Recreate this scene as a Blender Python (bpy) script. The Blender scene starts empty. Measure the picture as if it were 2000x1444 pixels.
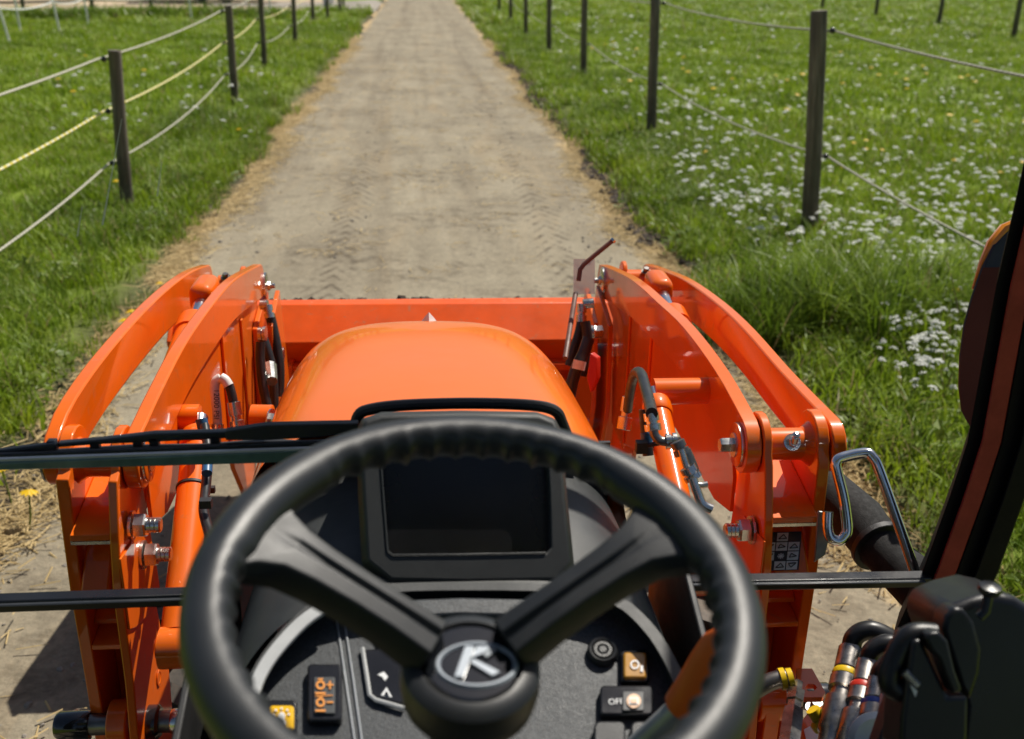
import bpy, bmesh, math, random
import numpy as np
from mathutils import Vector, Matrix

random.seed(7); rng = np.random.default_rng(7)
scene = bpy.context.scene
COL = scene.collection
R = math.radians

# ------------------------------------------------------------------ camera
F_PX, W_PX, H_PX = 2100.0, 2000.0, 1444.0
CAM = Vector((-0.026, 0.0, 2.0))
def cam_axes(yaw=4.95787, pitch=20.943, roll=1.0):
    y, p, r = R(yaw), R(pitch), R(roll)
    f = Vector((math.sin(y)*math.cos(p), math.cos(y)*math.cos(p), -math.sin(p)))
    r0 = Vector((math.cos(y), -math.sin(y), 0)); u0 = r0.cross(f)
    return f, math.cos(r)*r0 + math.sin(r)*u0, -math.sin(r)*r0 + math.cos(r)*u0
FWD, RGT, UPV = cam_axes()
cd = bpy.data.cameras.new('camera'); cam = bpy.data.objects.new('camera', cd); COL.objects.link(cam)
cd.sensor_width = 36.0; cd.lens = 36.0*F_PX/W_PX; cd.clip_start = 0.02; cd.clip_end = 2000
cam.matrix_world = Matrix(((RGT.x, UPV.x, -FWD.x, CAM.x), (RGT.y, UPV.y, -FWD.y, CAM.y), (RGT.z, UPV.z, -FWD.z, CAM.z), (0, 0, 0, 1)))
cd.dof.use_dof = True; cd.dof.focus_distance = 1.75; cd.dof.aperture_fstop = 5.6
scene.camera = cam

# ------------------------------------------------------------------ light
SUN_AZ, SUN_EL = R(43), R(57)          # clockwise from +Y (the driving direction)
sund = Vector((math.sin(SUN_AZ)*math.cos(SUN_EL), math.cos(SUN_AZ)*math.cos(SUN_EL), math.sin(SUN_EL)))
world = bpy.data.worlds.new('World'); scene.world = world; world.use_nodes = True
wn, wl = world.node_tree.nodes, world.node_tree.links
sky = wn.new('ShaderNodeTexSky'); sky.sky_type = 'NISHITA'; sky.sun_disc = False
sky.sun_elevation = SUN_EL; sky.sun_rotation = SUN_AZ; sky.air_density = 1.0; sky.dust_density = 1.5
bg = wn['Background']; bg.inputs[1].default_value = 0.056
wl.new(sky.outputs[0], bg.inputs[0])
sl = bpy.data.lights.new('sun', 'SUN'); sl.energy = 5.0; sl.angle = R(0.5); sl.color = (1.0, 0.94, 0.84)
so = bpy.data.objects.new('sun', sl); COL.objects.link(so)
so.rotation_euler = (-sund).to_track_quat('-Z', 'Y').to_euler()
scene.view_settings.view_transform = 'Standard'; scene.view_settings.look = 'None'
scene.view_settings.exposure = 0.18; scene.view_settings.gamma = 1.0
scene.view_settings.use_curve_mapping = False
scene.cycles.max_bounces = 6; scene.cycles.transparent_max_bounces = 12
scene.cycles.caustics_reflective = False; scene.cycles.caustics_refractive = False

# ------------------------------------------------------------------ helpers
def at(px, py, X=None, Y=None, Z=None, D=None):
    """A point of the place seen at a photo pixel, on the plane X=, Y= or Z= or at depth D."""
    d = FWD + RGT*((px-W_PX/2)/F_PX) - UPV*((py-H_PX/2)/F_PX)
    t = (X-CAM.x)/d.x if X is not None else (Y-CAM.y)/d.y if Y is not None else (Z-CAM.z)/d.z if Z is not None else D
    return CAM + d*t

def V(*a): return Vector(a)

class MB:
    """Collects shapes into one mesh."""
    def __init__(s): s.v = []; s.f = []
    def add(s, vs, fs):
        o = len(s.v); s.v += [tuple(v) for v in vs]; s.f += [tuple(i+o for i in f) for f in fs]; return s
    def box(s, lo, hi):
        (a, b, c), (d, e, f) = lo, hi
        return s.add([(a,b,c),(d,b,c),(d,e,c),(a,e,c),(a,b,f),(d,b,f),(d,e,f),(a,e,f)],
                     [(0,3,2,1),(4,5,6,7),(0,1,5,4),(1,2,6,5),(2,3,7,6),(3,0,4,7)])
    def obox(s, c, ax, ay, az):
        """box from centre and three half-axis vectors"""
        c, ax, ay, az = map(Vector, (c, ax, ay, az))
        vs = [c+i*ax+j*ay+k*az for k in (-1,1) for j in (-1,1) for i in (-1,1)]
        return s.add(vs, [(0,2,3,1),(4,5,7,6),(0,1,5,4),(1,3,7,5),(3,2,6,7),(2,0,4,6)])
    def prism(s, poly, x0, x1, axis='X'):
        """polygon of (Y,Z) points extruded along X (or any polygon of 3-D points along a vector)"""
        n = len(poly)
        a = [V(x0, p[0], p[1]) for p in poly]; b = [V(x1, p[0], p[1]) for p in poly]
        return s.add(a+b, [tuple(range(n))[::-1], tuple(range(n, 2*n))] + [(i, (i+1) % n, (i+1) % n+n, i+n) for i in range(n)])
    def slab(s, poly, ext):
        """3-D polygon thickened by the vector ext"""
        n = len(poly); ext = Vector(ext)
        a = [Vector(p) for p in poly]; b = [p+ext for p in a]
        return s.add(a+b, [tuple(range(n))[::-1], tuple(range(n, 2*n))] + [(i, (i+1) % n, (i+1) % n+n, i+n) for i in range(n)])
    def ring_loft(s, rings, cap=True, closed=False):
        n = len(rings[0]); vs = [p for r in rings for p in r]; fs = []
        m = len(rings)
        for k in range(m if closed else m-1):
            k2 = (k+1) % m
            for i in range(n):
                j = (i+1) % n; fs.append((k*n+i, k*n+j, k2*n+j, k2*n+i))
        if cap and not closed:
            fs.append(tuple(range(n))[::-1]); fs.append(tuple(range((m-1)*n, m*n)))
        return s.add(vs, fs)
    def tube(s, pts, r, seg=12, cap=True, smooth=0):
        pts = [Vector(p) for p in pts]
        if smooth: pts = catmull(pts, smooth)
        m = len(pts); rs = r if isinstance(r, (list, tuple)) else [r]*m
        if len(rs) != m: rs = [rs[0]+(rs[-1]-rs[0])*i/(m-1) for i in range(m)]
        rings = []; up = None
        for i, p in enumerate(pts):
            t = (pts[min(i+1, m-1)]-pts[max(i-1, 0)])
            if t.length < 1e-9: t = V(0,0,1)
            t.normalize()
            if up is None:
                up = V(0,0,1) if abs(t.z) < .9 else V(0,1,0)
            a = (up - t*up.dot(t)).normalized(); b = t.cross(a); up = a
            rings.append([p + rs[i]*(math.cos(k*2*math.pi/seg)*a + math.sin(k*2*math.pi/seg)*b) for k in range(seg)])
        return s.ring_loft(rings, cap)
    def lathe(s, c, axis, prof, seg=24):
        """profile of (radius, offset along the axis)"""
        c = Vector(c); t = Vector(axis).normalized()
        up = V(0,0,1) if abs(t.z) < .9 else V(0,1,0)
        a = (up - t*up.dot(t)).normalized(); b = t.cross(a)
        return s.ring_loft([[c+t*h+max(r,1e-5)*(math.cos(k*2*math.pi/seg)*a+math.sin(k*2*math.pi/seg)*b) for k in range(seg)] for r, h in prof])
    def bolt(s, c, axis, r=.011, h=.010, washer=True, shank=0):
        if washer: s.lathe(c, axis, [(r*1.6, 0), (r*1.6, .0025)], 20)
        s.lathe(Vector(c)+Vector(axis).normalized()*.0025, axis, [(r, 0), (r, h*.85), (r*.88, h)], 6)
        if shank: s.lathe(Vector(c)+Vector(axis).normalized()*(h+.0025), axis, [(r*.6,0),(r*.6,shank*.25),(r*.53,shank*.3),(r*.6,shank*.35),(r*.6,shank*.55),(r*.53,shank*.6),(r*.6,shank*.65),(r*.6,shank*.9),(r*.48, shank)], 14)
        return s
    def build(s, name, mat, parent=None, bevel=0, smooth=True, sub=0, seg=2, angle=35):
        me = bpy.data.meshes.new(name); me.from_pydata(s.v, [], s.f)
        bm = bmesh.new(); bm.from_mesh(me); bmesh.ops.recalc_face_normals(bm, faces=bm.faces); bm.to_mesh(me); bm.free()
        me.validate()
        o = bpy.data.objects.new(name, me); COL.objects.link(o)
        me.materials.append(mat)
        if smooth:
            me.polygons.foreach_set('use_smooth', [True]*len(me.polygons))
            if not sub: me.set_sharp_from_angle(angle=R(angle))
        if bevel:
            b = o.modifiers.new('edge', 'BEVEL'); b.width = bevel; b.segments = seg; b.limit_method = 'ANGLE'; b.angle_limit = R(38); b.harden_normals = False
        if sub:
            m = o.modifiers.new('sub', 'SUBSURF'); m.levels = sub; m.render_levels = sub
        if parent is not None: own(o, parent)
        return o

def own(o, parent):
    o.parent = parent; o.matrix_parent_inverse = Matrix.Translation(-world_loc(parent)); return o
def world_loc(o):
    l = Vector((0,0,0)); q = o
    while q is not None:
        l += q.location + (q.matrix_parent_inverse.translation if q.parent else Vector((0,0,0))); q = q.parent
    return l
def catmull(p, n):
    out = []
    for i in range(len(p)-1):
        a, b, c, d = p[max(i-1,0)], p[i], p[i+1], p[min(i+2, len(p)-1)]
        for k in range(n):
            t = k/n; out.append(.5*((2*b)+(c-a)*t+(2*a-5*b+4*c-d)*t*t+(3*b-a-3*c+d)*t**3))
    return out+[p[-1]]
def thing(name, label, cat, loc=(0,0,0), group=None):
    o = bpy.data.objects.new(name, None); COL.objects.link(o); o.location = loc; o.empty_display_size = .1
    return tag(o, label, cat, group)
def tag(o, label=None, cat=None, group=None, kind=None):
    for k, v in (('label', label), ('category', cat), ('group', group), ('kind', kind)):
        if v: o[k] = v
    return o
def copy_tree(o, parent=None):
    c = o.copy(); COL.objects.link(c)
    if parent is not None: c.parent = parent
    for ch in list(o.children): copy_tree(ch, c)
    return c

# ------------------------------------------------------------------ materials
def nodes(m): return m.node_tree.nodes, m.node_tree.links
def newmat(name):
    m = bpy.data.materials.new(name); m.use_nodes = True
    return m, m.node_tree.nodes, m.node_tree.links, m.node_tree.nodes['Principled BSDF']
def ramp(n, stops):
    r = n.new('ShaderNodeValToRGB'); e = r.color_ramp.elements
    while len(e) < len(stops): e.new(.5)
    for el, (p, c) in zip(e, stops): el.position = p; el.color = (*c, 1) if len(c) == 3 else c
    return r
def mixc(n, l, fac, a, b):
    x = n.new('ShaderNodeMix'); x.data_type = 'RGBA'
    for sock, val in ((x.inputs[0], fac), (x.inputs[6], a), (x.inputs[7], b)):
        if hasattr(val, 'is_linked'): l.new(val, sock)
        elif isinstance(val, (int, float)): sock.default_value = val
        else: sock.default_value = (*val, 1)
    return x.outputs[2]
def noise(n, l, scale, detail=4, rough=.55, vec=None, dist=0):
    t = n.new('ShaderNodeTexNoise'); t.inputs['Scale'].default_value = scale; t.inputs['Detail'].default_value = detail
    t.inputs['Roughness'].default_value = rough; t.inputs['Distortion'].default_value = dist
    if vec is not None: l.new(vec, t.inputs['Vector'])
    return t.outputs['Fac']
def solid(name, col, rough=.5, metal=0, coat=0, var=.15, scale=30, bump=0, bscale=400, rvar=.1, spec=.5, coat_rough=.05, dust=0, spots=0):
    m, n, l, b = newmat(name)
    tc = n.new('ShaderNodeTexCoord')
    f = noise(n, l, scale, 4, .6, tc.outputs['Object'])
    rp = ramp(n, [(.3, [c*(1-var) for c in col]), (.7, [min(1, c*(1+var)) for c in col])]); l.new(f, rp.inputs[0])
    c = rp.outputs[0]
    if dust:
        geo = n.new('ShaderNodeNewGeometry'); sx = n.new('ShaderNodeSeparateXYZ'); l.new(geo.outputs['Normal'], sx.inputs[0])
        fd = noise(n, l, 7, 6, .7, tc.outputs['Object'])
        mm = n.new('ShaderNodeMath'); mm.operation = 'MULTIPLY'; l.new(fd, mm.inputs[0]); l.new(sx.outputs[2], mm.inputs[1])
        mr = n.new('ShaderNodeMapRange'); mr.inputs[1].default_value = .35; mr.inputs[2].default_value = .75; mr.inputs[4].default_value = dust
        l.new(mm.outputs[0], mr.inputs[0]); c = mixc(n, l, mr.outputs[0], c, (.35, .28, .2))
    if spots:
        fs_ = noise(n, l, 34, 5, .62, tc.outputs['Object'], .4); rs_ = ramp(n, [(.60, (0, 0, 0)), (.70, (spots, spots, spots))]); l.new(fs_, rs_.inputs[0]); c = mixc(n, l, rs_.outputs[0], c, (.34, .20, .10))
        fl = noise(n, l, 2.2, 6, .7, tc.outputs['Object']); rl = ramp(n, [(.45, (0, 0, 0)), (.75, (spots*.5, spots*.5, spots*.5))]); l.new(fl, rl.inputs[0]); c = mixc(n, l, rl.outputs[0], c, (.42, .22, .10))
        cr = n.new('ShaderNodeMapRange'); cr.inputs[1].default_value = .35; cr.inputs[2].default_value = .7; cr.inputs[3].default_value = .015; cr.inputs[4].default_value = .13; l.new(noise(n, l, 5, 6, .7, tc.outputs['Object']), cr.inputs[0]); l.new(cr.outputs[0], b.inputs['Coat Roughness'])
    l.new(c, b.inputs['Base Color'])
    f2 = noise(n, l, scale*.4, 5, .65, tc.outputs['Object'])
    mr = n.new('ShaderNodeMapRange'); mr.inputs[1].default_value = .3; mr.inputs[2].default_value = .7
    mr.inputs[3].default_value = max(.02, rough-rvar); mr.inputs[4].default_value = min(1, rough+rvar); l.new(f2, mr.inputs[0]); l.new(mr.outputs[0], b.inputs['Roughness'])
    b.inputs['Metallic'].default_value = metal; b.inputs['Coat Weight'].default_value = coat; b.inputs['Coat Roughness'].default_value = coat_rough
    b.inputs['Specular IOR Level'].default_value = spec
    if bump:
        bp = n.new('ShaderNodeBump'); bp.inputs['Strength'].default_value = bump; bp.inputs['Distance'].default_value = .001
        l.new(noise(n, l, bscale, 2, .5, tc.outputs['Object']), bp.inputs['Height']); l.new(bp.outputs[0], b.inputs['Normal'])
    return m

M = {}
M['orange'] = solid('orange_paint', (.80, .135, .002), rough=.42, coat=.75, var=.07, scale=6, coat_rough=.045, dust=.12, spec=.12, spots=.30)
M['hood'] = solid('hood_paint', (.82, .150, .003), rough=.42, coat=.7, var=.05, scale=3, coat_rough=.06, dust=.05, spec=.12)
M['bucket'] = solid('bucket_paint', (.78, .092, .003), rough=.45, coat=.15, var=.12, scale=9, dust=.12, spec=.2, spots=.55)
M['black_gloss'] = solid('black_gloss_metal', (.012, .012, .014), rough=.22, var=.2, coat=.5)
M['black'] = solid('black_plastic', (.020, .021, .023), rough=.42, var=.2, bump=.25, bscale=900)
M['rubber'] = solid('black_rubber', (.016, .016, .017), rough=.55, var=.25, bump=.15, bscale=500)
M['wheel'] = solid('steering_wheel_foam', (.017, .0195, .0225), rough=.42, var=.22, scale=14, bump=.2, bscale=1300, spec=.5)
M['spoke'] = solid('steering_wheel_spoke', (.014, .016, .0185), rough=.47, var=.12, bump=.15, bscale=1500, spec=.5)
M['grey'] = solid('dark_grey_cowl_plastic', (.026, .029, .030), rough=.5, var=.12, bump=.35, bscale=1100, dust=.04)
M['grey2'] = solid('grey_binnacle_plastic', (.024, .026, .026), rough=.5, var=.12, bump=.35, bscale=1300, dust=.04)
M['trim'] = solid('light_grey_trim', (.42, .43, .43), rough=.45, var=.1, bump=.2, bscale=900)
M['screen'] = solid('dark_screen_glass', (.010, .010, .011), rough=.24, var=.5, scale=9, dust=.05, rvar=.14)
M['steel'] = solid('zinc_plated_steel', (.62, .61, .58), rough=.26, metal=1, var=.15, scale=60)
M['chrome'] = solid('bright_zinc_rod', (.75, .76, .77), rough=.17, metal=1, var=.08, scale=40)
M['dark_steel'] = solid('dark_steel', (.20, .19, .18), rough=.4, metal=1, var=.3)
M['hose'] = solid('black_hose_rubber', (.018, .018, .019), rough=.38, var=.25, scale=80)
M['white_hose'] = solid('white_hose_sleeve', (.72, .70, .66), rough=.4, var=.1, scale=90)
M['blue'] = solid('blue_hose_sheath', (.02, .10, .22), rough=.35, var=.2)
M['yellow'] = solid('yellow_plastic_band', (.75, .50, .01), rough=.35, var=.1)
M['red'] = solid('red_plastic', (.55, .03, .015), rough=.35, var=.1)
M['blue_cap'] = solid('blue_plastic_band', (.02, .06, .35), rough=.35, var=.1)
M['white'] = solid('white_paint', (.78, .78, .76), rough=.45, var=.06)
M['sleeve'] = solid('woven_black_sleeve', (.008, .0078, .0078), rough=.85, var=.35, scale=300, bump=.8, bscale=700)
M['lever'] = solid('orange_lever_grip', (.88, .15, .012), rough=.45, var=.05)
M['tyre'] = solid('tyre_rubber', (.028, .027, .026), rough=.75, var=.3, dust=.5)
M['engine'] = solid('dark_chassis', (.015, .015, .016), rough=.5, var=.4)
M['lcd'] = solid('pale_green_display', (.28, .36, .30), rough=.3, var=.05)
M['icon'] = solid('white_print', (.75, .76, .76), rough=.5, var=.03)
M['icon_orange'] = solid('orange_print', (.80, .30, .05), rough=.5, var=.03)
M['decal'] = solid('black_decal', (.014, .014, .014), rough=.35, var=.15)
M['latch'] = solid('matt_black_latch_plastic', (.006, .0065, .008), rough=.34, var=.2, bump=.2, bscale=900)
M['rust_rod'] = solid('brown_steel_rod', (.15, .07, .05), rough=.6, metal=0, var=.25)
M['bracket'] = solid('pale_galvanised_plate', (.70, .75, .75), rough=.4, metal=0, var=.15, scale=25)
M['pillar_black'] = solid('matt_black_pillar_paint', (.006, .0065, .008), rough=.6, var=.2, spec=.12)
M['coupler'] = solid('oily_coupler_steel', (.30, .28, .26), rough=.32, metal=1, var=.35, scale=90)
M['grey_rod'] = solid('plain_grey_lever_steel', (.34, .36, .38), rough=.42, metal=.5, var=.12)
M['wood'] = None
def wood_mat():
    m, n, l, b = newmat('weathered_post_wood')
    tc = n.new('ShaderNodeTexCoord'); mp = n.new('ShaderNodeMapping'); mp.inputs['Scale'].default_value = (40, 40, 3); l.new(tc.outputs['Object'], mp.inputs[0])
    f = noise(n, l, 1, 6, .65, mp.outputs[0], .6)
    r = ramp(n, [(.25, (.060, .048, .036)), (.55, (.17, .145, .11)), (.8, (.32, .28, .22))]); l.new(f, r.inputs[0])
    sx = n.new('ShaderNodeSeparateXYZ'); l.new(tc.outputs['Object'], sx.inputs[0])
    mr = n.new('ShaderNodeMapRange'); mr.inputs[1].default_value = .75; mr.inputs[2].default_value = .25; l.new(sx.outputs[2], mr.inputs[0])
    ff = noise(n, l, 9, 4, .6, tc.outputs['Object']); mm = n.new('ShaderNodeMath'); mm.operation = 'MULTIPLY'; l.new(mr.outputs[0], mm.inputs[0]); l.new(ff, mm.inputs[1])
    c = mixc(n, l, mm.outputs[0], r.outputs[0], (.045, .028, .017)); l.new(c, b.inputs['Base Color'])
    b.inputs['Roughness'].default_value = .85
    bp = n.new('ShaderNodeBump'); bp.inputs['Strength'].default_value = .6; bp.inputs['Distance'].default_value = .004; l.new(f, bp.inputs['Height']); l.new(bp.outputs[0], b.inputs['Normal'])
    return m
M['wood'] = wood_mat()
def amber_mat():
    m, n, l, b = newmat('amber_lens'); b.inputs['Base Color'].default_value = (.75, .25, .005, 1); b.inputs['Roughness'].default_value = .12
    b.inputs['Coat Weight'].default_value = 1; b.inputs['Subsurface Weight'].default_value = .0
    return m
M['amber'] = amber_mat()
def clear_glass():
    m, n, l, b = newmat('clear_glass'); t = n.new('ShaderNodeBsdfTransparent'); o = [x for x in n if x.type == 'OUTPUT_MATERIAL'][0]
    l.new(t.outputs[0], o.inputs[0]); n.remove(b); return m
M['glass'] = clear_glass()
M['glass_edge'] = solid('green_glass_edge', (.10, .17, .16), rough=.15, var=.2, coat=.6)
def leafmat(name, a, b_, c_, trans=.35, rough=.45, dry=None):
    m, n, l, b = newmat(name)
    oi = n.new('ShaderNodeObjectInfo'); tc = n.new('ShaderNodeNewGeometry')
    r = ramp(n, [(0, a), (.5, b_), (1, c_)]); 
    f = noise(n, l, .55, 3, .6, tc.outputs['Position'])
    mm = n.new('ShaderNodeMath'); mm.operation = 'ADD'; mm.inputs[1].default_value = 0
    md = n.new('ShaderNodeMath'); md.operation = 'MULTIPLY_ADD'; md.inputs[1].default_value = .5; l.new(oi.outputs['Random'], md.inputs[0])
    mf = n.new('ShaderNodeMath'); mf.operation = 'MULTIPLY_ADD'; mf.inputs[1].default_value = 1.3; mf.inputs[2].default_value = -.4; l.new(f, mf.inputs[0]); l.new(mf.outputs[0], md.inputs[2])
    l.new(md.outputs[0], r.inputs[0]); col = r.outputs[0]
    if dry:
        at_ = n.new('ShaderNodeAttribute'); at_.attribute_name = 'dry'
        col = mixc(n, l, at_.outputs['Fac'], col, dry)
    l.new(col, b.inputs['Base Color']); b.inputs['Roughness'].default_value = rough; b.inputs['Specular IOR Level'].default_value = .3
    tr = n.new('ShaderNodeBsdfTranslucent'); l.new(col, tr.inputs[0])
    mx = n.new('ShaderNodeMixShader'); mx.inputs[0].default_value = trans; l.new(b.outputs[0], mx.inputs[1]); l.new(tr.outputs[0], mx.inputs[2])
    o = [x for x in n if x.type == 'OUTPUT_MATERIAL'][0]; l.new(mx.outputs[0], o.inputs[0])
    return m
M['grass'] = leafmat('meadow_grass', (.110, .192, .006), (.215, .335, .010), (.36, .45, .024), dry=(.30, .25, .11))
M['tall'] = leafmat('tall_grass', (.074, .150, .010), (.148, .248, .015), (.26, .36, .030), dry=(.30, .25, .11))
M['weed'] = leafmat('weed_leaves', (.070, .130, .010), (.130, .200, .014), (.21, .28, .026))
M['petal'] = leafmat('white_petals', (.70, .71, .68), (.75, .76, .72), (.8, .8, .76), trans=.3)
M['dandelion'] = leafmat('yellow_petals', (.75, .47, .01), (.8, .52, .01), (.85, .56, .015), trans=.25)
M['straw'] = leafmat('dry_straw', (.42, .30, .13), (.52, .39, .18), (.62, .48, .25), trans=.15, rough=.7)
def rope_mat(name, a, b_, tw=240):
    m, n, l, b = newmat(name); tc = n.new('ShaderNodeTexCoord'); w = n.new('ShaderNodeTexWave'); w.inputs['Scale'].default_value = tw/20; w.bands_direction = 'DIAGONAL'
    l.new(tc.outputs['Object'], w.inputs['Vector']); r = ramp(n, [(.3, a), (.7, b_)]); l.new(w.outputs['Fac'], r.inputs[0]); l.new(r.outputs[0], b.inputs['Base Color']); b.inputs['Roughness'].default_value = .7
    return m
M['rope'] = rope_mat('grey_white_rope', (.38, .36, .28), (.58, .56, .46))
M['rope_yellow'] = rope_mat('yellow_white_rope', (.62, .52, .06), (.75, .72, .50), 120)

# ================================================================== SETTING
def fbm(x, y, seed=0):
    r = np.random.default_rng(seed); o = np.zeros_like(x)
    for k in range(5):
        a, b, c, d = r.uniform(0, 6.28, 4); s = 1.7**k
        o += np.sin(x*s*.9+a+1.7*np.sin(y*s*.55+b))*np.sin(y*s*.8+c+1.3*np.sin(x*s*.6+d))/s**.8
    return o/2
def ground_z(x, y):
    ax = np.abs(x)
    t = np.clip((ax-1.72)/.35, 0, 1); t = t*t*(3-2*t)
    return -.03 + t*.12 + .035*fbm(x*.5, y*.5, 3)*t
def grid_mesh(name, xs, ys, zf, mat):
    X, Y = np.meshgrid(xs, ys); Z = zf(X, Y); nx, ny = len(xs), len(ys)
    me = bpy.data.meshes.new(name)
    i = np.arange(nx*ny).reshape(ny, nx)
    q = np.stack([i[:-1, :-1], i[:-1, 1:], i[1:, 1:], i[1:, :-1]], -1).reshape(-1, 4)
    me.from_pydata(np.stack([X, Y, Z], -1).reshape(-1, 3).tolist(), [], q.tolist())
    me.polygons.foreach_set('use_smooth', [True]*len(me.polygons))
    o = bpy.data.objects.new(name, me); COL.objects.link(o); me.materials.append(mat); return o
def field_mat():
    m, n, l, b = newmat('meadow_soil_and_turf'); g = n.new('ShaderNodeNewGeometry')
    f = noise(n, l, .35, 6, .6, g.outputs['Position']); f2 = noise(n, l, 14, 5, .7, g.outputs['Position'])
    r = ramp(n, [(.3, (.108, .172, .006)), (.5, (.178, .268, .010)), (.7, (.26, .34, .020))]); l.new(f, r.inputs[0])
    r2 = ramp(n, [(.35, (.055, .07, .010)), (.6, (.175, .24, .014))]); l.new(f2, r2.inputs[0])
    c = mixc(n, l, .5, r.outputs[0], r2.outputs[0])
    sx = n.new('ShaderNodeSeparateXYZ'); l.new(g.outputs['Position'], sx.inputs[0]); ab = n.new('ShaderNodeMath'); ab.operation = 'ABSOLUTE'; l.new(sx.outputs[0], ab.inputs[0])
    mr = n.new('ShaderNodeMapRange'); mr.inputs[1].default_value = 2.1; mr.inputs[2].default_value = 1.75; l.new(ab.outputs[0], mr.inputs[0])
    c = mixc(n, l, mr.outputs[0], c, (.060, .046, .030)); l.new(c, b.inputs['Base Color']); b.inputs['Roughness'].default_value = .95
    bp = n.new('ShaderNodeBump'); bp.inputs['Strength'].default_value = .7; bp.inputs['Distance'].default_value = .05; l.new(f2, bp.inputs['Height']); l.new(bp.outputs[0], b.inputs['Normal'])
    return m
xs = np.unique(np.concatenate([np.linspace(-300, -20, 29), np.linspace(-20, -3, 40), np.linspace(-3, 3, 61), np.linspace(3, 20, 40), np.linspace(20, 300, 29)]))
ys = np.unique(np.concatenate([np.linspace(-60, -3, 12), np.linspace(-3, 14, 80), np.linspace(14, 80, 110), np.linspace(80, 500, 30)]))
tag(grid_mesh('field', xs, ys, ground_z, field_mat()), 'green meadow on both sides of the farm track', None, None, 'structure')

def track_edge(y, s):
    return 1.73 + .07*np.sin(y*.9+s) + .05*np.sin(y*2.3+2*s) + .04*np.sin(y*5.1+s*3)
def track_mat():
    m, n, l, b = newmat('packed_dirt'); g = n.new('ShaderNodeNewGeometry'); pos = g.outputs['Position']
    sx = n.new('ShaderNodeSeparateXYZ'); l.new(pos, sx.inputs[0])
    mp = n.new('ShaderNodeMapping'); mp.inputs['Scale'].default_value = (1, .16, 1); l.new(pos, mp.inputs[0])
    big = noise(n, l, .9, 5, .6, pos); streak = noise(n, l, 4.5, 6, .65, mp.outputs[0], .6); fine = noise(n, l, 38, 6, .7, pos); mid = noise(n, l, 7, 6, .7, pos, .5)
    r1 = ramp(n, [(.28, (.225, .194, .142)), (.5, (.308, .270, .196)), (.72, (.388, .348, .26))]); l.new(streak, r1.inputs[0])
    r2 = ramp(n, [(.3, (.24, .205, .145)), (.62, (.355, .315, .228))]); l.new(mid, r2.inputs[0])
    c = mixc(n, l, .5, r1.outputs[0], r2.outputs[0])
    # darker damp patches of their own shape
    rb = ramp(n, [(.42, (0, 0, 0)), (.60, (.75, .75, .75))]); l.new(big, rb.inputs[0])
    rm = ramp(n, [(.42, (0, 0, 0)), (.62, (1, 1, 1))]); l.new(mid, rm.inputs[0])
    mu = n.new('ShaderNodeMath'); mu.operation = 'MULTIPLY'; l.new(rb.outputs[0], mu.inputs[0]); l.new(rm.outputs[0], mu.inputs[1])
    c = mixc(n, l, mu.outputs[0], c, (.10, .080, .056))
    warm = noise(n, l, 1.7, 5, .65, mp.outputs[0], 1.2); rw = ramp(n, [(.52, (0, 0, 0)), (.72, (.4, .4, .4))]); l.new(warm, rw.inputs[0])
    c = mixc(n, l, rw.outputs[0], c, (.36, .27, .155))
    mp2 = n.new('ShaderNodeMapping'); mp2.inputs['Scale'].default_value = (2.6, .07, 1); l.new(pos, mp2.inputs[0])
    lane = noise(n, l, 1.0, 3, .5, mp2.outputs[0], .4); rl = ramp(n, [(.50, (0, 0, 0)), (.72, (.62, .62, .62))]); l.new(lane, rl.inputs[0])
    c = mixc(n, l, rl.outputs[0], c, (.17, .14, .098))
    # tyre tread bars pressed into two wheel lines
    for xc in (-.62, .95):
        d = n.new('ShaderNodeMath'); d.operation = 'SUBTRACT'; d.inputs[1].default_value = xc; l.new(sx.outputs[0], d.inputs[0])
        a = n.new('ShaderNodeMath'); a.operation = 'ABSOLUTE'; l.new(d.outputs[0], a.inputs[0])
        mr = n.new('ShaderNodeMapRange'); mr.inputs[1].default_value = .20; mr.inputs[2].default_value = .08; l.new(a.outputs[0], mr.inputs[0])
        w = n.new('ShaderNodeMath'); w.operation = 'MULTIPLY_ADD'; w.inputs[1].default_value = 2.2; l.new(a.outputs[0], w.inputs[0]); l.new(sx.outputs[1], w.inputs[2])
        sn = n.new('ShaderNodeMath'); sn.operation = 'SINE'; k = n.new('ShaderNodeMath'); k.operation = 'MULTIPLY'; k.inputs[1].default_value = 30; l.new(w.outputs[0], k.inputs[0]); l.new(k.outputs[0], sn.inputs[0])
        rs = n.new('ShaderNodeMapRange'); rs.inputs[1].default_value = .1; rs.inputs[2].default_value = .9; rs.inputs[4].default_value = .95; l.new(sn.outputs[0], rs.inputs[0])
        q = n.new('ShaderNodeMath'); q.operation = 'MULTIPLY'; l.new(mr.outputs[0], q.inputs[0]); l.new(rs.outputs[0], q.inputs[1])
        q2 = n.new('ShaderNodeMath'); q2.operation = 'MULTIPLY'; l.new(q.outputs[0], q2.inputs[0]); l.new(rm.outputs[0], q2.inputs[1])
        c = mixc(n, l, q2.outputs[0], c, (.10, .08, .058))
    # straw-coloured litter along both edges
    ab = n.new('ShaderNodeMath'); ab.operation = 'ABSOLUTE'; l.new(sx.outputs[0], ab.inputs[0])
    wob = n.new('ShaderNodeMath'); wob.operation = 'MULTIPLY_ADD'; wob.inputs[1].default_value = .9; l.new(noise(n, l, 1.6, 5, .65, pos), wob.inputs[0]); l.new(ab.outputs[0], wob.inputs[2])
    me_ = n.new('ShaderNodeMapRange'); me_.inputs[1].default_value = 2.0; me_.inputs[2].default_value = 2.16; l.new(wob.outputs[0], me_.inputs[0])
    rf = ramp(n, [(.35, (.34, .245, .12)), (.6, (.62, .47, .255))]); l.new(fine, rf.inputs[0])
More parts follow.
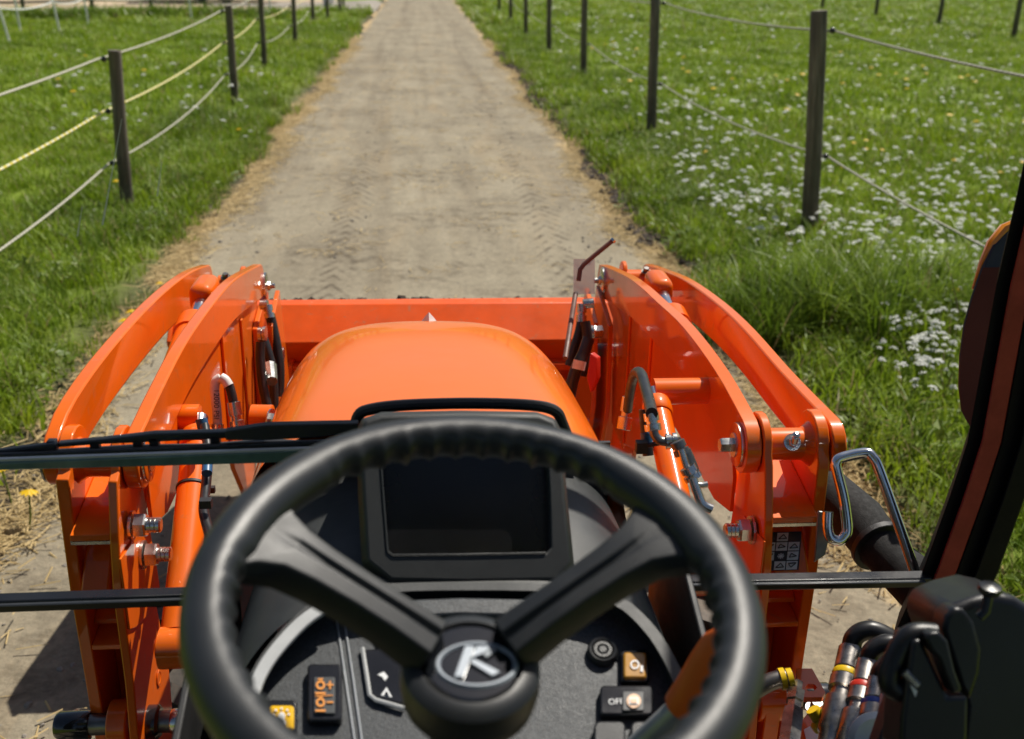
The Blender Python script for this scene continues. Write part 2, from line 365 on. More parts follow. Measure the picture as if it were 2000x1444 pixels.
    c = mixc(n, l, me_.outputs[0], c, rf.outputs[0])
    rfi = ramp(n, [(.3, (.62, .62, .62)), (.65, (1.12, 1.1, 1.08))]); l.new(fine, rfi.inputs[0])
    mx = n.new('ShaderNodeMix'); mx.data_type = 'RGBA'; mx.blend_type = 'MULTIPLY'; mx.inputs[0].default_value = .8; l.new(c, mx.inputs[6]); l.new(rfi.outputs[0], mx.inputs[7])
    l.new(mx.outputs[2], b.inputs['Base Color']); b.inputs['Roughness'].default_value = .95; b.inputs['Specular IOR Level'].default_value = .2
    bp = n.new('ShaderNodeBump'); bp.inputs['Strength'].default_value = .55; bp.inputs['Distance'].default_value = .014
    ad = n.new('ShaderNodeMath'); ad.operation = 'ADD'; l.new(fine, ad.inputs[0]); l.new(mid, ad.inputs[1]); l.new(ad.outputs[0], bp.inputs['Height']); l.new(bp.outputs[0], b.inputs['Normal'])
    return m
M['dirt'] = track_mat()
def make_track():
    ys = np.concatenate([np.arange(-4, 15, .12), np.arange(15, 90, .5), np.arange(90, 300, 10)]); us = np.linspace(-1, 1, 33)
    vs, n = [], len(us)
    for y in ys:
        l_, r_ = -track_edge(y, 1.), track_edge(y, 2.4)
        x = (l_+r_)/2 + us*(r_-l_)/2
        z = .012 - .012*np.abs(us)**6*2.2 + .012*fbm(x*2.2, np.full_like(x, y)*1.1, 5)*(1-us**8) - .012*np.exp(-((x+.62)/.18)**2) - .014*np.exp(-((x-.95)/.18)**2)
        z = np.maximum(z, -.02)
        vs += list(zip(x.tolist(), [float(y)]*n, z.tolist()))
    fs = [(k*n+i, k*n+i+1, (k+1)*n+i+1, (k+1)*n+i) for k in range(len(ys)-1) for i in range(n-1)]
    me = bpy.data.meshes.new('track'); me.from_pydata(vs, [], fs); me.polygons.foreach_set('use_smooth', [True]*len(me.polygons))
    o = bpy.data.objects.new('track', me); COL.objects.link(o); me.materials.append(M['dirt']); tag(o, 'dry tan dirt farm track running straight ahead', None, None, 'structure')
make_track()

# side path joining from the left far ahead and the bare yard beyond the left paddock
def patch(name, rows, lift, mat, label):
    """a strip of ground given as rows (y, x from, x to), laid just above the field"""
    vs, n = [], 25
    for (y0, a0, b0), (y1, a1, b1) in zip(rows[:-1], rows[1:]):
        for k in range(6):
            t = k/6; y, xa, xb = y0+(y1-y0)*t, a0+(a1-a0)*t, b0+(b1-b0)*t
            for i in range(n):
                x = xa+(xb-xa)*(i/(n-1))**.5; vs.append((x, y, gz_(x, y)+lift))
    m = len(vs)//n; me = bpy.data.meshes.new(name); me.from_pydata(vs, [], [(k*n+i, k*n+i+1, (k+1)*n+i+1, (k+1)*n+i) for k in range(m-1) for i in range(n-1)])
    me.polygons.foreach_set('use_smooth', [True]*len(me.polygons)); o = bpy.data.objects.new(name, me); COL.objects.link(o); me.materials.append(mat); tag(o, label, None, None, 'structure')
gz_ = lambda x, y: float(ground_z(np.array(float(x)), np.array(float(y))))
M['yard'] = solid('pale_sandy_soil', (.40, .31, .20), rough=.95, var=.35, scale=.6)
M['sidepath'] = solid('grey_gravel_path', (.27, .24, .20), rough=.95, var=.3, scale=1.2)
patch('yard', [(37.3, -60, -11.5), (38.6, -60, -8), (40.3, -60, -4.6), (43.0, -60, -3.4), (60, -60, -4)], .03, M['yard'], 'bare sandy yard beyond the left paddock')
patch('path', [(42.4, -2.6, -1.72), (43.4, -8, -1.72), (46.2, -8, -1.72), (48.0, -3.6, -1.72), (52.5, -2.0, -1.72)], .05, M['sidepath'], 'grey side path joining the track from the left')

# ------------------------------------------------------------------ grass
def tuft(name, n, h, spread, w, lean, mat, seed, segs=3, dryp=.06, droop=1.):
    r = np.random.default_rng(seed); vs, fs, dry = [], [], []
    for _ in range(n):
        a, rad = r.uniform(0, 6.283), spread*math.sqrt(r.uniform()); bx, by = rad*math.cos(a), rad*math.sin(a)
        hh = h*r.uniform(.45, 1.15); az = r.uniform(0, 6.283); ln = lean*r.uniform(.2, 1.3)*hh; ww = w*r.uniform(.6, 1.3)
        px, py = -math.sin(az+r.uniform(-.6, .6)), math.cos(az); o = len(vs); d = 1. if r.uniform() < dryp else r.uniform(0, .15)
        for k in range(segs):
            t = k/segs; wk = ww*(1-t*.75); ox = ln*t**1.8; z = hh*(t-.22*droop*lean*t**3)
            vs += [(bx+ox*math.cos(az)-px*wk, by+ox*math.sin(az)-py*wk, z), (bx+ox*math.cos(az)+px*wk, by+ox*math.sin(az)+py*wk, z)]; dry += [d, d]
        vs.append((bx+ln*math.cos(az), by+ln*math.sin(az), hh*(1-.22*droop*lean))); dry.append(d)
        for k in range(segs-1): fs.append((o+2*k, o+2*k+1, o+2*k+3, o+2*k+2))
        fs.append((o+2*segs-2, o+2*segs-1, o+2*segs))
    me = bpy.data.meshes.new(name); me.from_pydata(vs, [], fs); me.materials.append(mat)
    me.attributes.new('dry', 'FLOAT', 'POINT').data.foreach_set('value', dry)
    return bpy.data.objects.new(name, me)
def leafy(name, n, h, spread, size, mat, seed):
    r = np.random.default_rng(seed); vs, fs = [], []
    for _ in range(n):
        a, rad = r.uniform(0, 6.283), spread*math.sqrt(r.uniform()); z = h*r.uniform(.1, 1)*(1-.5*(rad/spread)**2)
        c = V(rad*math.cos(a), rad*math.sin(a), z); d = V(math.cos(a+r.uniform(-1, 1)), math.sin(a+r.uniform(-1, 1)), r.uniform(-.2, .7)).normalized(); s = d.cross(V(0, 0, 1)).normalized(); L = size*r.uniform(.5, 1.3)
        o = len(vs); vs += [c, c+d*L*.5+s*L*.3+V(0, 0, .15*L), c+d*L, c+d*L*.5-s*L*.3+V(0, 0, .15*L)]; fs += [(o, o+1, o+2, o+3)]
    me = bpy.data.meshes.new(name); me.from_pydata([tuple(v) for v in vs], [], fs); me.materials.append(mat)
    me.attributes.new('dry', 'FLOAT', 'POINT')
    return bpy.data.objects.new(name, me)
def scatter(name, pts, rot, scl, sources, label, mat=None):
    """one object of kind stuff: tufts instanced on points with a rotation and a size each"""
    src = bpy.data.collections.new(name+'_source')
    for s in sources: src.objects.link(s)
    n = len(pts); me = bpy.data.meshes.new(name); me.vertices.add(n); me.vertices.foreach_set('co', np.asarray(pts, np.float32).ravel())
    me.attributes.new('rot', 'FLOAT_VECTOR', 'POINT').data.foreach_set('vector', np.asarray(rot, np.float32).ravel())
    me.attributes.new('scl', 'FLOAT', 'POINT').data.foreach_set('value', np.asarray(scl, np.float32))
    me.attributes.new('pick', 'INT', 'POINT').data.foreach_set('value', rng.integers(0, len(sources), n).astype(np.int32))
    o = bpy.data.objects.new(name, me); COL.objects.link(o); tag(o, label, None, None, 'stuff')
    g = bpy.data.node_groups.new(name, 'GeometryNodeTree'); g.interface.new_socket('Geometry', in_out='INPUT', socket_type='NodeSocketGeometry'); g.interface.new_socket('Geometry', in_out='OUTPUT', socket_type='NodeSocketGeometry')
    N, L = g.nodes, g.links; gi, go = N.new('NodeGroupInput'), N.new('NodeGroupOutput'); ip = N.new('GeometryNodeInstanceOnPoints'); ci = N.new('GeometryNodeCollectionInfo')
    ci.inputs['Collection'].default_value = src; ci.inputs['Separate Children'].default_value = True; ci.inputs['Reset Children'].default_value = True
    def attr(nm, ty):
        a = N.new('GeometryNodeInputNamedAttribute'); a.data_type = ty; a.inputs['Name'].default_value = nm; return [s for s in a.outputs if s.enabled and s.name == 'Attribute'][0]
    L.new(gi.outputs[0], ip.inputs['Points']); L.new(ci.outputs[0], ip.inputs['Instance']); ip.inputs['Pick Instance'].default_value = True
    e2r = N.new('FunctionNodeEulerToRotation'); L.new(attr('rot', 'FLOAT_VECTOR'), e2r.inputs[0]); L.new(e2r.outputs[0], ip.inputs['Rotation'])
    L.new(attr('scl', 'FLOAT'), ip.inputs['Scale']); L.new(attr('pick', 'INT'), ip.inputs['Instance Index']); L.new(ip.outputs[0], go.inputs[0])
    o.modifiers.new('scatter', 'NODES').node_group = g
    return o
def rots(n, tilt=.12): return np.stack([rng.normal(0, tilt, n), rng.normal(0, tilt, n), rng.uniform(0, 6.283, n)], 1)
def drop(x, y, lift=0): return np.stack([x, y, ground_z(x, y)+lift], 1)
def in_view(x, y, margin=1.15):
    """keep what lies in a generous wedge around the road ahead"""
    return (y > 1.2) & (x > -1.5-.62*y*margin) & (x < 1.5+.72*y*margin)
def band(n, x0, x1, y0, y1):
    x = rng.uniform(x0, x1, n); y = rng.uniform(y0, y1, n); return x, y

T_short = [tuft('grass_tuft', 52, .115, .17, .0052, .75, M['grass'], s) for s in (1, 2, 3)]
T_mid = [tuft('grass_tuft', 60, .16, .26, .0075, .75, M['grass'], s) for s in (4, 5, 6)]
T_far = [tuft('grass_tuft', 60, .22, .26, .014, .8, M['grass'], s, 2) for s in (7, 8)]
T_tall = [tuft('grass_tuft', 40, .27, .13, .0048, .8, M['tall'], s, 4, .1) for s in (9, 10, 11)]
T_clump = [tuft('grass_tuft', 60, .50, .14, .0055, .75, M['tall'], s, 5, .03) for s in (12, 13)]
L_weed = [leafy('weed_leaf_clump', 60, .13, .16, .045, M['weed'], s) for s in (14, 15)]

def meadow(side):
    P, S = [], []
    out = {}
    for nm, src, y0, y1, dens, s0, s1 in (('near', T_short, 1.5, 13, 44, .6, 1.4), ('mid', T_mid, 12, 32, 9, .7, 1.3), ('far', T_far, 30, 75, 3.0, .7, 1.5)):
        xm = 2.5+.85*y1; n = int(dens*(y1-y0)*xm); x, y = band(n, 1.85, xm, y0, y1); x = x*side
        k = in_view(x, y)
        if side < 0: k &= ~(y > np.interp(x, [-60, -11.5, -8, -4.6, -3.4, -1.7], [36.6, 36.8, 37.8, 39.6, 42.0, 42.4]))       # the yard is bare
        x, y = x[k], y[k]
        s = rng.uniform(s0, s1, len(x))*(1+.25*fbm(x*.8, y*.8, 8))
        scatter('grass', drop(x, y), rots(len(x)), s, src, {'near': 'short green grass of the meadow beside the track', 'mid': 'green grass farther out in the meadow', 'far': 'distant green pasture grass'}[nm])
meadow(1); meadow(-1)
# taller verge grass along both edges and round the posts
def verge(side, x0, x1, y0, y1, dens, s0, s1, src, label, edge=True):
    n = int(dens*(y1-y0)*(x1-x0)); x, y = band(n, x0, x1, y0, y1)
    k = rng.uniform(size=n) < np.clip(.55+.6*fbm(x*1.6, y*.9, 11 if side > 0 else 12), .12, 1)
    if edge: k &= x > track_edge(y, 2.4 if side > 0 else 1.)+rng.uniform(-.06, .22, n)
    x, y = x[k]*side, y[k]; scatter('grass', drop(x, y), rots(len(x), .2), rng.uniform(s0, s1, len(x)), src, label)
verge(1, 1.7, 3.3, 2.5, 16, 34, .4, .85, T_tall, 'tall verge grass on the right of the track')
verge(-1, 1.7, 3.0, 2.5, 16, 42, .45, 1.0, T_tall, 'tall verge grass on the left of the track')
verge(1, 1.75, 3.2, 16, 44, 12, .5, 1.0, T_tall, 'far verge grass on the right of the track')
verge(-1, 1.75, 3.2, 16, 39, 13, .5, 1.0, T_tall, 'far verge grass on the left of the track')
verge(1, 1.72, 2.9, 2.5, 13, 16, .6, 1.3, L_weed, 'leafy weeds in the right verge')
verge(-1, 1.75, 2.8, 3, 13, 10, .6, 1.2, L_weed, 'leafy weeds in the left verge')
n = 110; a = rng.normal(0, .46, n); b_ = rng.normal(0, .30, n); k = (a**2/.8+b_**2/.5) < 1
x, y = 2.38+a[k], 5.72+.8*b_[k]; scatter('grass', drop(x, y), rots(len(x), .2), rng.uniform(.35, 1.05, len(x)), T_clump, 'dark tall grass clump at the foot of the nearest right post')
# straw and stones
def straw_piece(name, seed, k=7):
    r = np.random.default_rng(seed); mb = MB()
    for _ in range(k):
        a = r.uniform(0, 6.283); L = r.uniform(.03, .12); c = V(r.normal(0, .06), r.normal(0, .06), r.uniform(.003, .012)); d = V(math.cos(a), math.sin(a), r.uniform(-.12, .12)); s = V(-d.y, d.x, 0)*.0028; u = V(0, 0, .002)
        o = len(mb.v); p = [c-d*L*.5, c+d*L*.5]; mb.add([p[0]-s, p[0]+s, p[0]+u, p[1]-s, p[1]+s, p[1]+u], [(0, 1, 4, 3), (1, 2, 5, 4), (2, 0, 3, 5)])
    me = bpy.data.meshes.new(name); me.from_pydata(mb.v, [], mb.f); me.materials.append(M['straw']); me.attributes.new('dry', 'FLOAT', 'POINT'); return bpy.data.objects.new(name, me)
S_straw = [straw_piece('straw_piece', s) for s in (21, 22, 23)]
def stone(name, seed):
    bm = bmesh.new(); bmesh.ops.create_icosphere(bm, subdivisions=1, radius=1); r = np.random.default_rng(seed)
    for v in bm.verts: v.co *= r.uniform(.75, 1.2); v.co.z *= .6
    me = bpy.data.meshes.new(name); bm.to_mesh(me); bm.free(); me.materials.append(M['stone']); return bpy.data.objects.new(name, me)
M['stone'] = solid('grey_stone', (.22, .20, .17), rough=.9, var=.3, scale=3)
S_stone = [stone('stone', s) for s in (1, 2, 3)]
pts = []
for side, sd in ((1, 2.4), (-1, 1.)):
    n = 3000; y = 3.2+(rng.uniform(size=n)**1.25)*26; e = track_edge(y, sd); x = (e-np.abs(rng.normal(.02, .10, n)))*side
    pts.append(np.stack([x, y, np.full(n, .006)], 1))
    n = 60; y = rng.uniform(1.8, 4.4, n); x = (track_edge(y, sd)+rng.normal(.1, .28, n))*side; pts.append(np.stack([x, y, ground_z(x, y)+.012+.02*(np.abs(x) < 1.75)], 1))
n = 500; y = rng.uniform(1.5, 22, n); x = rng.uniform(-1.6, 1.6, n); pts.append(np.stack([x, y, np.full(n, .012)], 1))
pts = np.concatenate(pts); scatter('straw', pts, np.stack([rng.normal(0, .1, len(pts)), rng.normal(0, .1, len(pts)), rng.uniform(0, 6.28, len(pts))], 1), rng.uniform(.5, 1.2, len(pts)), S_straw, 'dry straw scattered along the edges of the track')
n = 1500; y = 1.5+(rng.uniform(size=n)**1.5)*20; x = rng.uniform(-1.65, 1.65, n)
scatter('gravel', np.stack([x, y, np.full(n, .008)], 1), rots(n, .5), rng.uniform(.002, .010, n)*rng.choice([1, 1, 1, 1.9], n), S_stone, 'small loose stones on the dirt track')
# crumbs of dark soil turned up along the right edge
n = 2600; y = 7+rng.uniform(size=n)**.8*18; x = track_edge(y, 2.4)+rng.normal(.05, .055, n)
M['soil'] = solid('dark_damp_soil', (.055, .040, .028), rough=.95, var=.4, scale=40)
def clod(name, seed):
    o = stone(name, seed); o.data.materials[0] = M['soil']; return o
S_clod = [clod('soil_clod', s) for s in (5, 6, 7)]
scatter('soil', np.stack([x, y, np.full(n, .01)], 1), rots(n, .5), rng.uniform(.015, .05, n), S_clod, 'dark crumbled soil along the right edge of the track')

# ------------------------------------------------------------------ flowers
def flower(name, petals, r, mat, h, dome):
    mb = MB()
    for k in range(petals):
        a = k*2*math.pi/petals; b = 2.2*math.pi/petals/2
        mb.add([(0, 0, h+dome), (r*.7*math.cos(a-b), r*.7*math.sin(a-b), h+dome*.4), (r*math.cos(a), r*math.sin(a), h), (r*.7*math.cos(a+b), r*.7*math.sin(a+b), h+dome*.4)], [(0, 1, 2, 3)])
    me = bpy.data.meshes.new(name); me.from_pydata(mb.v, [], mb.f); me.materials.append(mat); me.attributes.new('dry', 'FLOAT', 'POINT'); return me
def stem_mesh(h):
    mb = MB().tube([(0, 0, 0), (.004, .002, h*.5), (0, 0, h)], .0022, 5); me = bpy.data.meshes.new('stem'); me.from_pydata(mb.v, [], mb.f); me.materials.append(M['weed']); return me
def umbel(name, seed, h=.2):
    r = np.random.default_rng(seed); mb = MB()
    for _ in range(15):
        a, q = r.uniform(0, 6.28), .020*math.sqrt(r.uniform()); c = V(q*math.cos(a), q*math.sin(a), h+.7*math.sqrt(max(0, .02**2-q*q))-.008+r.uniform(-.003, .003)); s = r.uniform(.0055, .009)
        vs = [c+V(0, 0, s*.5)]+[c+V(s*math.cos(t), s*math.sin(t), r.uniform(-.2, .2)*s) for t in np.arange(5)*1.2566]; mb.add(vs, [(0, i, i % 5+1) for i in range(1, 6)])
    me = bpy.data.meshes.new(name); me.from_pydata(mb.v, [], mb.f); me.materials.append(M['petal']); me.attributes.new('dry', 'FLOAT', 'POINT'); return me
HW = .19
me_umb = [umbel('flower_head', s, HW) for s in (1, 2, 3)]; me_stem = stem_mesh(HW); me_stem_d = stem_mesh(.17); me_dan = flower('flower_head', 11, (.021), M['dandelion'], .17, .016)
CL = [  # photo clusters of white flowers: centre, spread, count
    (1370, 330, 28, 26, 36), (1440, 385, 40, 25, 46), (1540, 410, 45, 28, 36), (1650, 440, 60, 28, 42), (1760, 455, 60, 36, 60), (1850, 420, 45, 36, 44),
    (1900, 500, 40, 25, 26), (1770, 500, 60, 25, 26), (1640, 380, 120, 45, 46), (1500, 300, 120, 45, 42), (1350, 215, 60, 20, 26), (1250, 110, 60, 14, 30), (1440, 200, 130, 40, 40),
    (1720, 300, 160, 60, 40), (1800, 640, 45, 40, 40), (1830, 690, 35, 30, 30), (1780, 730, 25, 12, 12), (1720, 660, 30, 25, 12), (1850, 590, 35, 35, 24), (1840, 540, 45, 30, 26), (1790, 600, 40, 35, 20), (1900, 380, 60, 40, 24), (1180, 60, 50, 12, 20), (1760, 560, 60, 30, 18), (1950, 250, 60, 60, 14)]
white = []
for cx, cy, sx_, sy_, k in CL:
    for _ in range(int(k*(1.0 if cy > 540 else .85))):
        p = at(rng.normal(cx, sx_*(.9 if cy > 540 else 1.2)), rng.normal(cy, sy_*(.9 if cy > 540 else 1.2)), Z=.27)
        if p.x > 2.15 and 3.4 < p.y < 40 and p.x < 12: white.append((p.x, p.y))
for _ in range(420):
    p = at(rng.uniform(1080, 2050), 40+480*rng.beta(1.3, 1.1), Z=.27)
    if p.x > 2.3 and 4 < p.y < 45: white.append((p.x, p.y))
for _ in range(50):
    p = at(rng.uniform(100, 520), rng.uniform(110, 260), Z=.25); white.append((p.x, p.y))
white.sort(key=lambda q: math.hypot(*q))
white = white[::1]
near_w, far_w = white[:240], white[240:]
for i, (x, y) in enumerate(near_w):
    lab, grp = (('small white flower in the left paddock grass', 'white flowers left of the track') if x < 0 else ('small white flower in the near patch between the tall grass clump and the side mirror', 'white flowers of the near patch') if y < 6.2
                else ('small white flower in the wide drift around the nearest right fence post', 'white flowers of the drift'))
    o = thing('meadow_flower', lab, 'flower', (x, y, float(ground_z(np.array(x), np.array(y)))), grp)
    o.rotation_euler = (rng.normal(0, .12), rng.normal(0, .12), rng.uniform(0, 6.28)); s = rng.uniform(.5, 1.15); o.scale = (s, s, rng.uniform(.6, 1.25))
    for nm, me in (('flower_head', me_umb[i % 3]), ('stem', me_stem)):
        c = bpy.data.objects.new(nm, me); COL.objects.link(c); c.parent = o
fw = np.array(far_w); W_obj = [bpy.data.objects.new('flower_head', m) for m in me_umb]
scatter('white_flowers', drop(fw[:, 0], fw[:, 1], -.03), rots(len(fw)), rng.uniform(.9, 1.5, len(fw))*np.clip(.55+fw[:, 1]/22, .8, 2.0), W_obj, 'specks of white flowers farther out in the meadow')
YL = [(1655, 165), (1690, 300), (1665, 285), (1745, 150), (1770, 160), (1800, 145), (1870, 155), (1905, 165), (1890, 150), (1840, 115), (1810, 130), (1535, 155), (1515, 152), (1555, 182), (1400, 170), (1430, 160), (1530, 215), (1850, 230), (1955, 345), (1986, 325), (1865, 318), (1710, 300), (1685, 282), (1180, 88), (1200, 85), (1195, 95), (1240, 100), (1290, 110), (1225, 155), (1160, 90), (1330, 135), (1350, 145), (1480, 110), (1640, 100), (1700, 130), (1780, 180), (1910, 240), (1990, 240), (1870, 580), (1640, 335), (1720, 150), (1600, 170), (1565, 145), (1390, 300), (1300, 60), (1345, 115),
      (285, 142), (160, 112), (138, 186), (225, 360), (242, 593), (268, 575), (40, 920), (12, 872), (310, 525), (120, 160), (470, 250)]
for i, (px, py) in enumerate(YL):
    px += rng.uniform(-6, 6); py += rng.uniform(-4, 4); p = at(px, py, Z=.24)
    left = px < 900
    o = thing('dandelion', ('yellow dandelion on the near left verge by the loader arm' if p.y < 7 else 'yellow dandelion in the left paddock') if left else ('yellow dandelion far out in the right meadow' if p.y > 14 else 'yellow dandelion among the white flowers of the right meadow'), 'flower', (p.x, p.y, float(ground_z(np.array(p.x), np.array(p.y)))), ('dandelions on the near left verge' if p.y < 7 else 'dandelions in the left paddock') if left else ('dandelions far out on the right' if p.y > 14 else 'dandelions in the right meadow'))
    o.rotation_euler = (rng.normal(0, .15), rng.normal(0, .15), rng.uniform(0, 6.28)); s = rng.uniform(1.0, 1.6)+(1.1 if p.y > 12 else .3); o.scale = (s, s, 1)
    for nm, me in (('flower_head', me_dan), ('stem', me_stem_d)):
        c = bpy.data.objects.new(nm, me); COL.objects.link(c); c.parent = o

# ------------------------------------------------------------------ fences
def post_mesh(h, r, seed):
    rr = np.random.default_rng(seed); mb = MB(); rings = []
    for k, z in enumerate((-.3, .0, .3, .6, .9, 1.2, h-.012, h)):
        f = 1-.05*z/h; f = f*(.93 if k == 7 else 1)
        ox, oy = rr.normal(0, .003, 2); rings.append([(ox+r*f*math.cos(t)*(1+.02*math.sin(3*t+k)), oy+r*f*math.sin(t), min(z, h)) for t in np.arange(14)*2*math.pi/14])
    mb.ring_loft(rings); return mb
def insulator(side):
    mb = MB().lathe((0, 0, 0), (side, 0, 0), [(.008, 0), (.008, .022), (.020, .024), (.024, .034), (.020, .05), (.012, .056)], 10); mb.tube([(side*.045, 0, .01), (side*.066, 0, 0), (side*.045, 0, -.012)], .005, 6); return mb
def fence_post(name, x, y, h, r, label, group, ins, lean=(0, 0), seed=0):
    z = float(ground_z(np.array(x), np.array(y))); o = thing(name, label, 'post', (x, y, z), group); o.rotation_euler = (lean[0], lean[1], 0)
    s = post_mesh(h, r, seed).build('shaft', M['wood']); s.parent = o
    for sd, zz in ins:
        q = insulator(sd).build('insulator', M['black_gloss']); q.parent = o; q.location = (sd*(r-.004), 0, zz)
    return o
ORD = ['nearest', 'second', 'third', 'fourth', 'fifth', 'sixth', 'seventh', 'eighth', 'ninth', 'tenth']
# right line
RP = [tuple(at(px, py, Z=.09)[:2]) for px, py in ((1580, 460), (1271, 265), (1139, 152), (1072, 105), (1027, 70), (997, 50), (975, 25), (962, 8))]
for i, (x, y) in enumerate(RP):
    fence_post('fence_post', x, y, 1.60, .062 if i == 0 else .058, f'brown round timber post, {ORD[i]} in the fence right of the track', 'posts right of the track', [(1, 1.46), (1, .58)], (0, -.068 if i == 0 else -.03+.004*i), i)
LP = [(*at(px, py, Z=.09)[:2], h) for px, py, h in ((248, 405, 1.22), (460, 210, 1.26), (517, 133, 1.28), (577, 92, 1.3), (612, 53, 1.3), (640, 40, 1.3), (664, 26, 1.3), (671, 21, 1.3))]
for i, (x, y, h) in enumerate(LP):
    fence_post('fence_post', x, y, h, .052, f'dark round timber post, {ORD[i]} in the fence left of the track', 'posts left of the track', [(-1, h-.07), (-1, h-.46), (-1, h-.86)], (0, .033 if i == 0 else .005), 20+i)
def rope(name, pts, r, mat, label, group, sag=.05, cat='fence rope'):
    P = []
    for a, b in zip(pts[:-1], pts[1:]):
        a, b = Vector(a), Vector(b); m = 14
        for k in range(m): t = k/m; P.append(a.lerp(b, t)-V(0, 0, sag*4*t*(1-t)))
    P.append(Vector(pts[-1])); o = MB().tube(P, r, 8).build(name, mat); tag(o, label, cat, group); return o
gz = lambda x, y: float(ground_z(np.array(float(x)), np.array(float(y))))
def line(posts, h, dx): return [V(x+dx-(.068*h if i == 1 and len(posts) > 7 else .025*h if len(posts) > 7 else 0), y, gz(x, y)+h) for i, (x, y) in enumerate(posts)]
r_all = [(2.9, 2.6)]+RP
rope('fence_rope', line(r_all, 1.46, .115), .0075, M['rope'], 'pale upper rope of the fence right of the track', 'ropes right of the track', .05)
rope('fence_rope', line(r_all, .58, .115), .0075, M['rope'], 'pale lower rope of the fence right of the track', 'ropes right of the track', .07)
lp = [(-2.45, 3.2, 1.2)]+LP
for nm, off, mat, lab, sag, r in (('fence_rope', .07, 'rope', 'greyish upper rope of the fence left of the track', .04, .0078), ('fence_rope', .46, 'rope_yellow', 'yellow and white twisted middle rope left of the track', .06, .0085), ('fence_rope', .86, 'rope', 'greyish sagging lowest rope left of the track', .10, .0072)):
    rope(nm, [V(x-.10, y, gz(x, y)+h-off) for x, y, h in lp], r, M[mat], lab, 'ropes left of the track', sag)
# second fence line far out on the right
FP = [(16.46, 30.1), (16.9, 35.7), (17.3, 41.9), (17.5, 48.3), (16.7, 55.6), (17.6, 61.0)]
for i, (x, y) in enumerate(FP):
    fence_post('fence_post', x, y, 1.55, .075, f'thin dark post, {ORD[i]} in the fence far across the right meadow', 'posts across the right meadow', [], (0, R(1)), 40+i)
for i, (x, y) in enumerate([(31.1, 60.4), (24, 60), (20.0, 56.5)]):
    fence_post('fence_post', x, y, 1.5, .075, ['faint dark post farthest out at the right picture edge', 'faint dark post second from the right edge far away', 'faint dark post behind the far right fence line'][i], None, [], (0, 0), 50+i)
rope('fence_rope', line(FP, 1.35, 0), .012, M['rope'], 'thin pale rope of the fence far across the right meadow', None, .05)
# white plastic stakes in the left paddock with white tape
WP = [(-8.61, 24.3, .17), (-8.62, 27.7, .11), (-9.5, 27.6, .04), (-8.73, 30.5, .06), (-6.79, 34.2, .05), (-4.87, 37.4, .05)]
for i, (x, y, ln) in enumerate(WP):
    z = gz(x, y); o = thing('plastic_stake', f'thin white plastic fence stake, {ORD[i]} in the left paddock', 'stake', (x, y, z), 'white stakes in the left paddock'); o.rotation_euler = (0, -ln, 0)
    s = MB().tube([(0, 0, -.1), (0, 0, 1.15)], .026, 8).build('shaft', M['white']); s.parent = o
    c = MB().tube([(0, -.06, .12), (0, 0, .10), (0, .03, .10)], .014, 6).build('foot_step', M['white']); c.parent = o
rope('fence_tape', [V(x-ln*.8, y, gz(x, y)+.75) for x, y, ln in [(-10.6, 20.5, 0)]+WP[:2]+WP[3:]], .016, M['white'], 'white tape strung between the plastic stakes', None, .09, 'fence tape')
# dark rail fence along the far edge of the left paddock
FR = [(-13.5, 33), (-11.8, 34.8), (-10.3, 36.6), (-8.6, 37.1), (-7.0, 37.6), (-5.3, 38.6)]
fr = thing('rail_fence', 'low dark rail fence in front of the sandy yard', 'fence', (-9, 37, gz(-9, 37)))
for x, y in FR: MB().tube([(x, y, gz(x, y)-.2), (x, y, gz(x, y)+1.1)], .06, 10).build('post', M['wood'], fr)
for hh in (.45, .95):
    for a, b in zip(FR[:-1], FR[1:]): MB().tube([(a[0], a[1], gz(*a)+hh), (b[0], b[1], gz(*b)+hh)], .035, 8).build('rail', M['wood'], fr)
# rough dark growth at the foot of that fence
n = 420; t = rng.uniform(0, 1, n); x = -14+9.5*t+rng.normal(0, .3, n); y = 33.5+4.4*t+rng.normal(0, .35, n)-1.3
scatter('undergrowth', drop(x, y), rots(n, .2), rng.uniform(1., 2.2, n), [tuft('grass_tuft', 40, .2, .2, .012, .8, M['tall'], 77, 3)], 'rough dark grass at the foot of the far rail fence')
# blue trailer parked in the yard
M['trailer_blue'] = solid('blue_trailer_paint', (.02, .055, .17), rough=.4, var=.2, scale=4)
tr = thing('trailer', 'dark blue box trailer standing low in the sandy yard', 'trailer', (-8.2, 46.5, .13)); tr.rotation_euler = (0, 0, R(12))
def loc_part(mb, nm, mat, par, **k):
    o = mb.build(nm, mat, **k); o.parent = par; return o
loc_part(MB().box((-2.4, -1, .42), (2.4, 1, 1.9)), 'body', M['trailer_blue'], tr, bevel=.04)
loc_part(MB().box((-2.5, -.9, .26), (2.5, .9, .42)), 'chassis', M['engine'], tr, bevel=.02)
loc_part(MB().obox((2.9, 0, .34), (.6, 0, 0), (0, .06, 0), (0, 0, .05)), 'drawbar', M['engine'], tr)
for x_ in (-.6, .35):
    for s_ in (-1, 1):
        w_ = loc_part(MB().lathe((x_, s_*.95, .32), (0, s_, 0), [(.12, -.1), (.30, -.1), (.32, -.06), (.32, .06), (.30, .1), (.12, .1)], 20), 'wheel', M['tyre'], tr)
        h_ = loc_part(MB().lathe((x_, s_*.95, .32), (0, s_, 0), [(.13, .06), (.12, .102), (.03, .108)], 14), 'hub', M['steel'], w_)
for k in range(4): loc_part(MB().box((-2.0+k*1.1, -1.03, .6), (-1.94+k*1.1, -1.003, 1.85)), 'side_rib', M['trailer_blue'], tr)
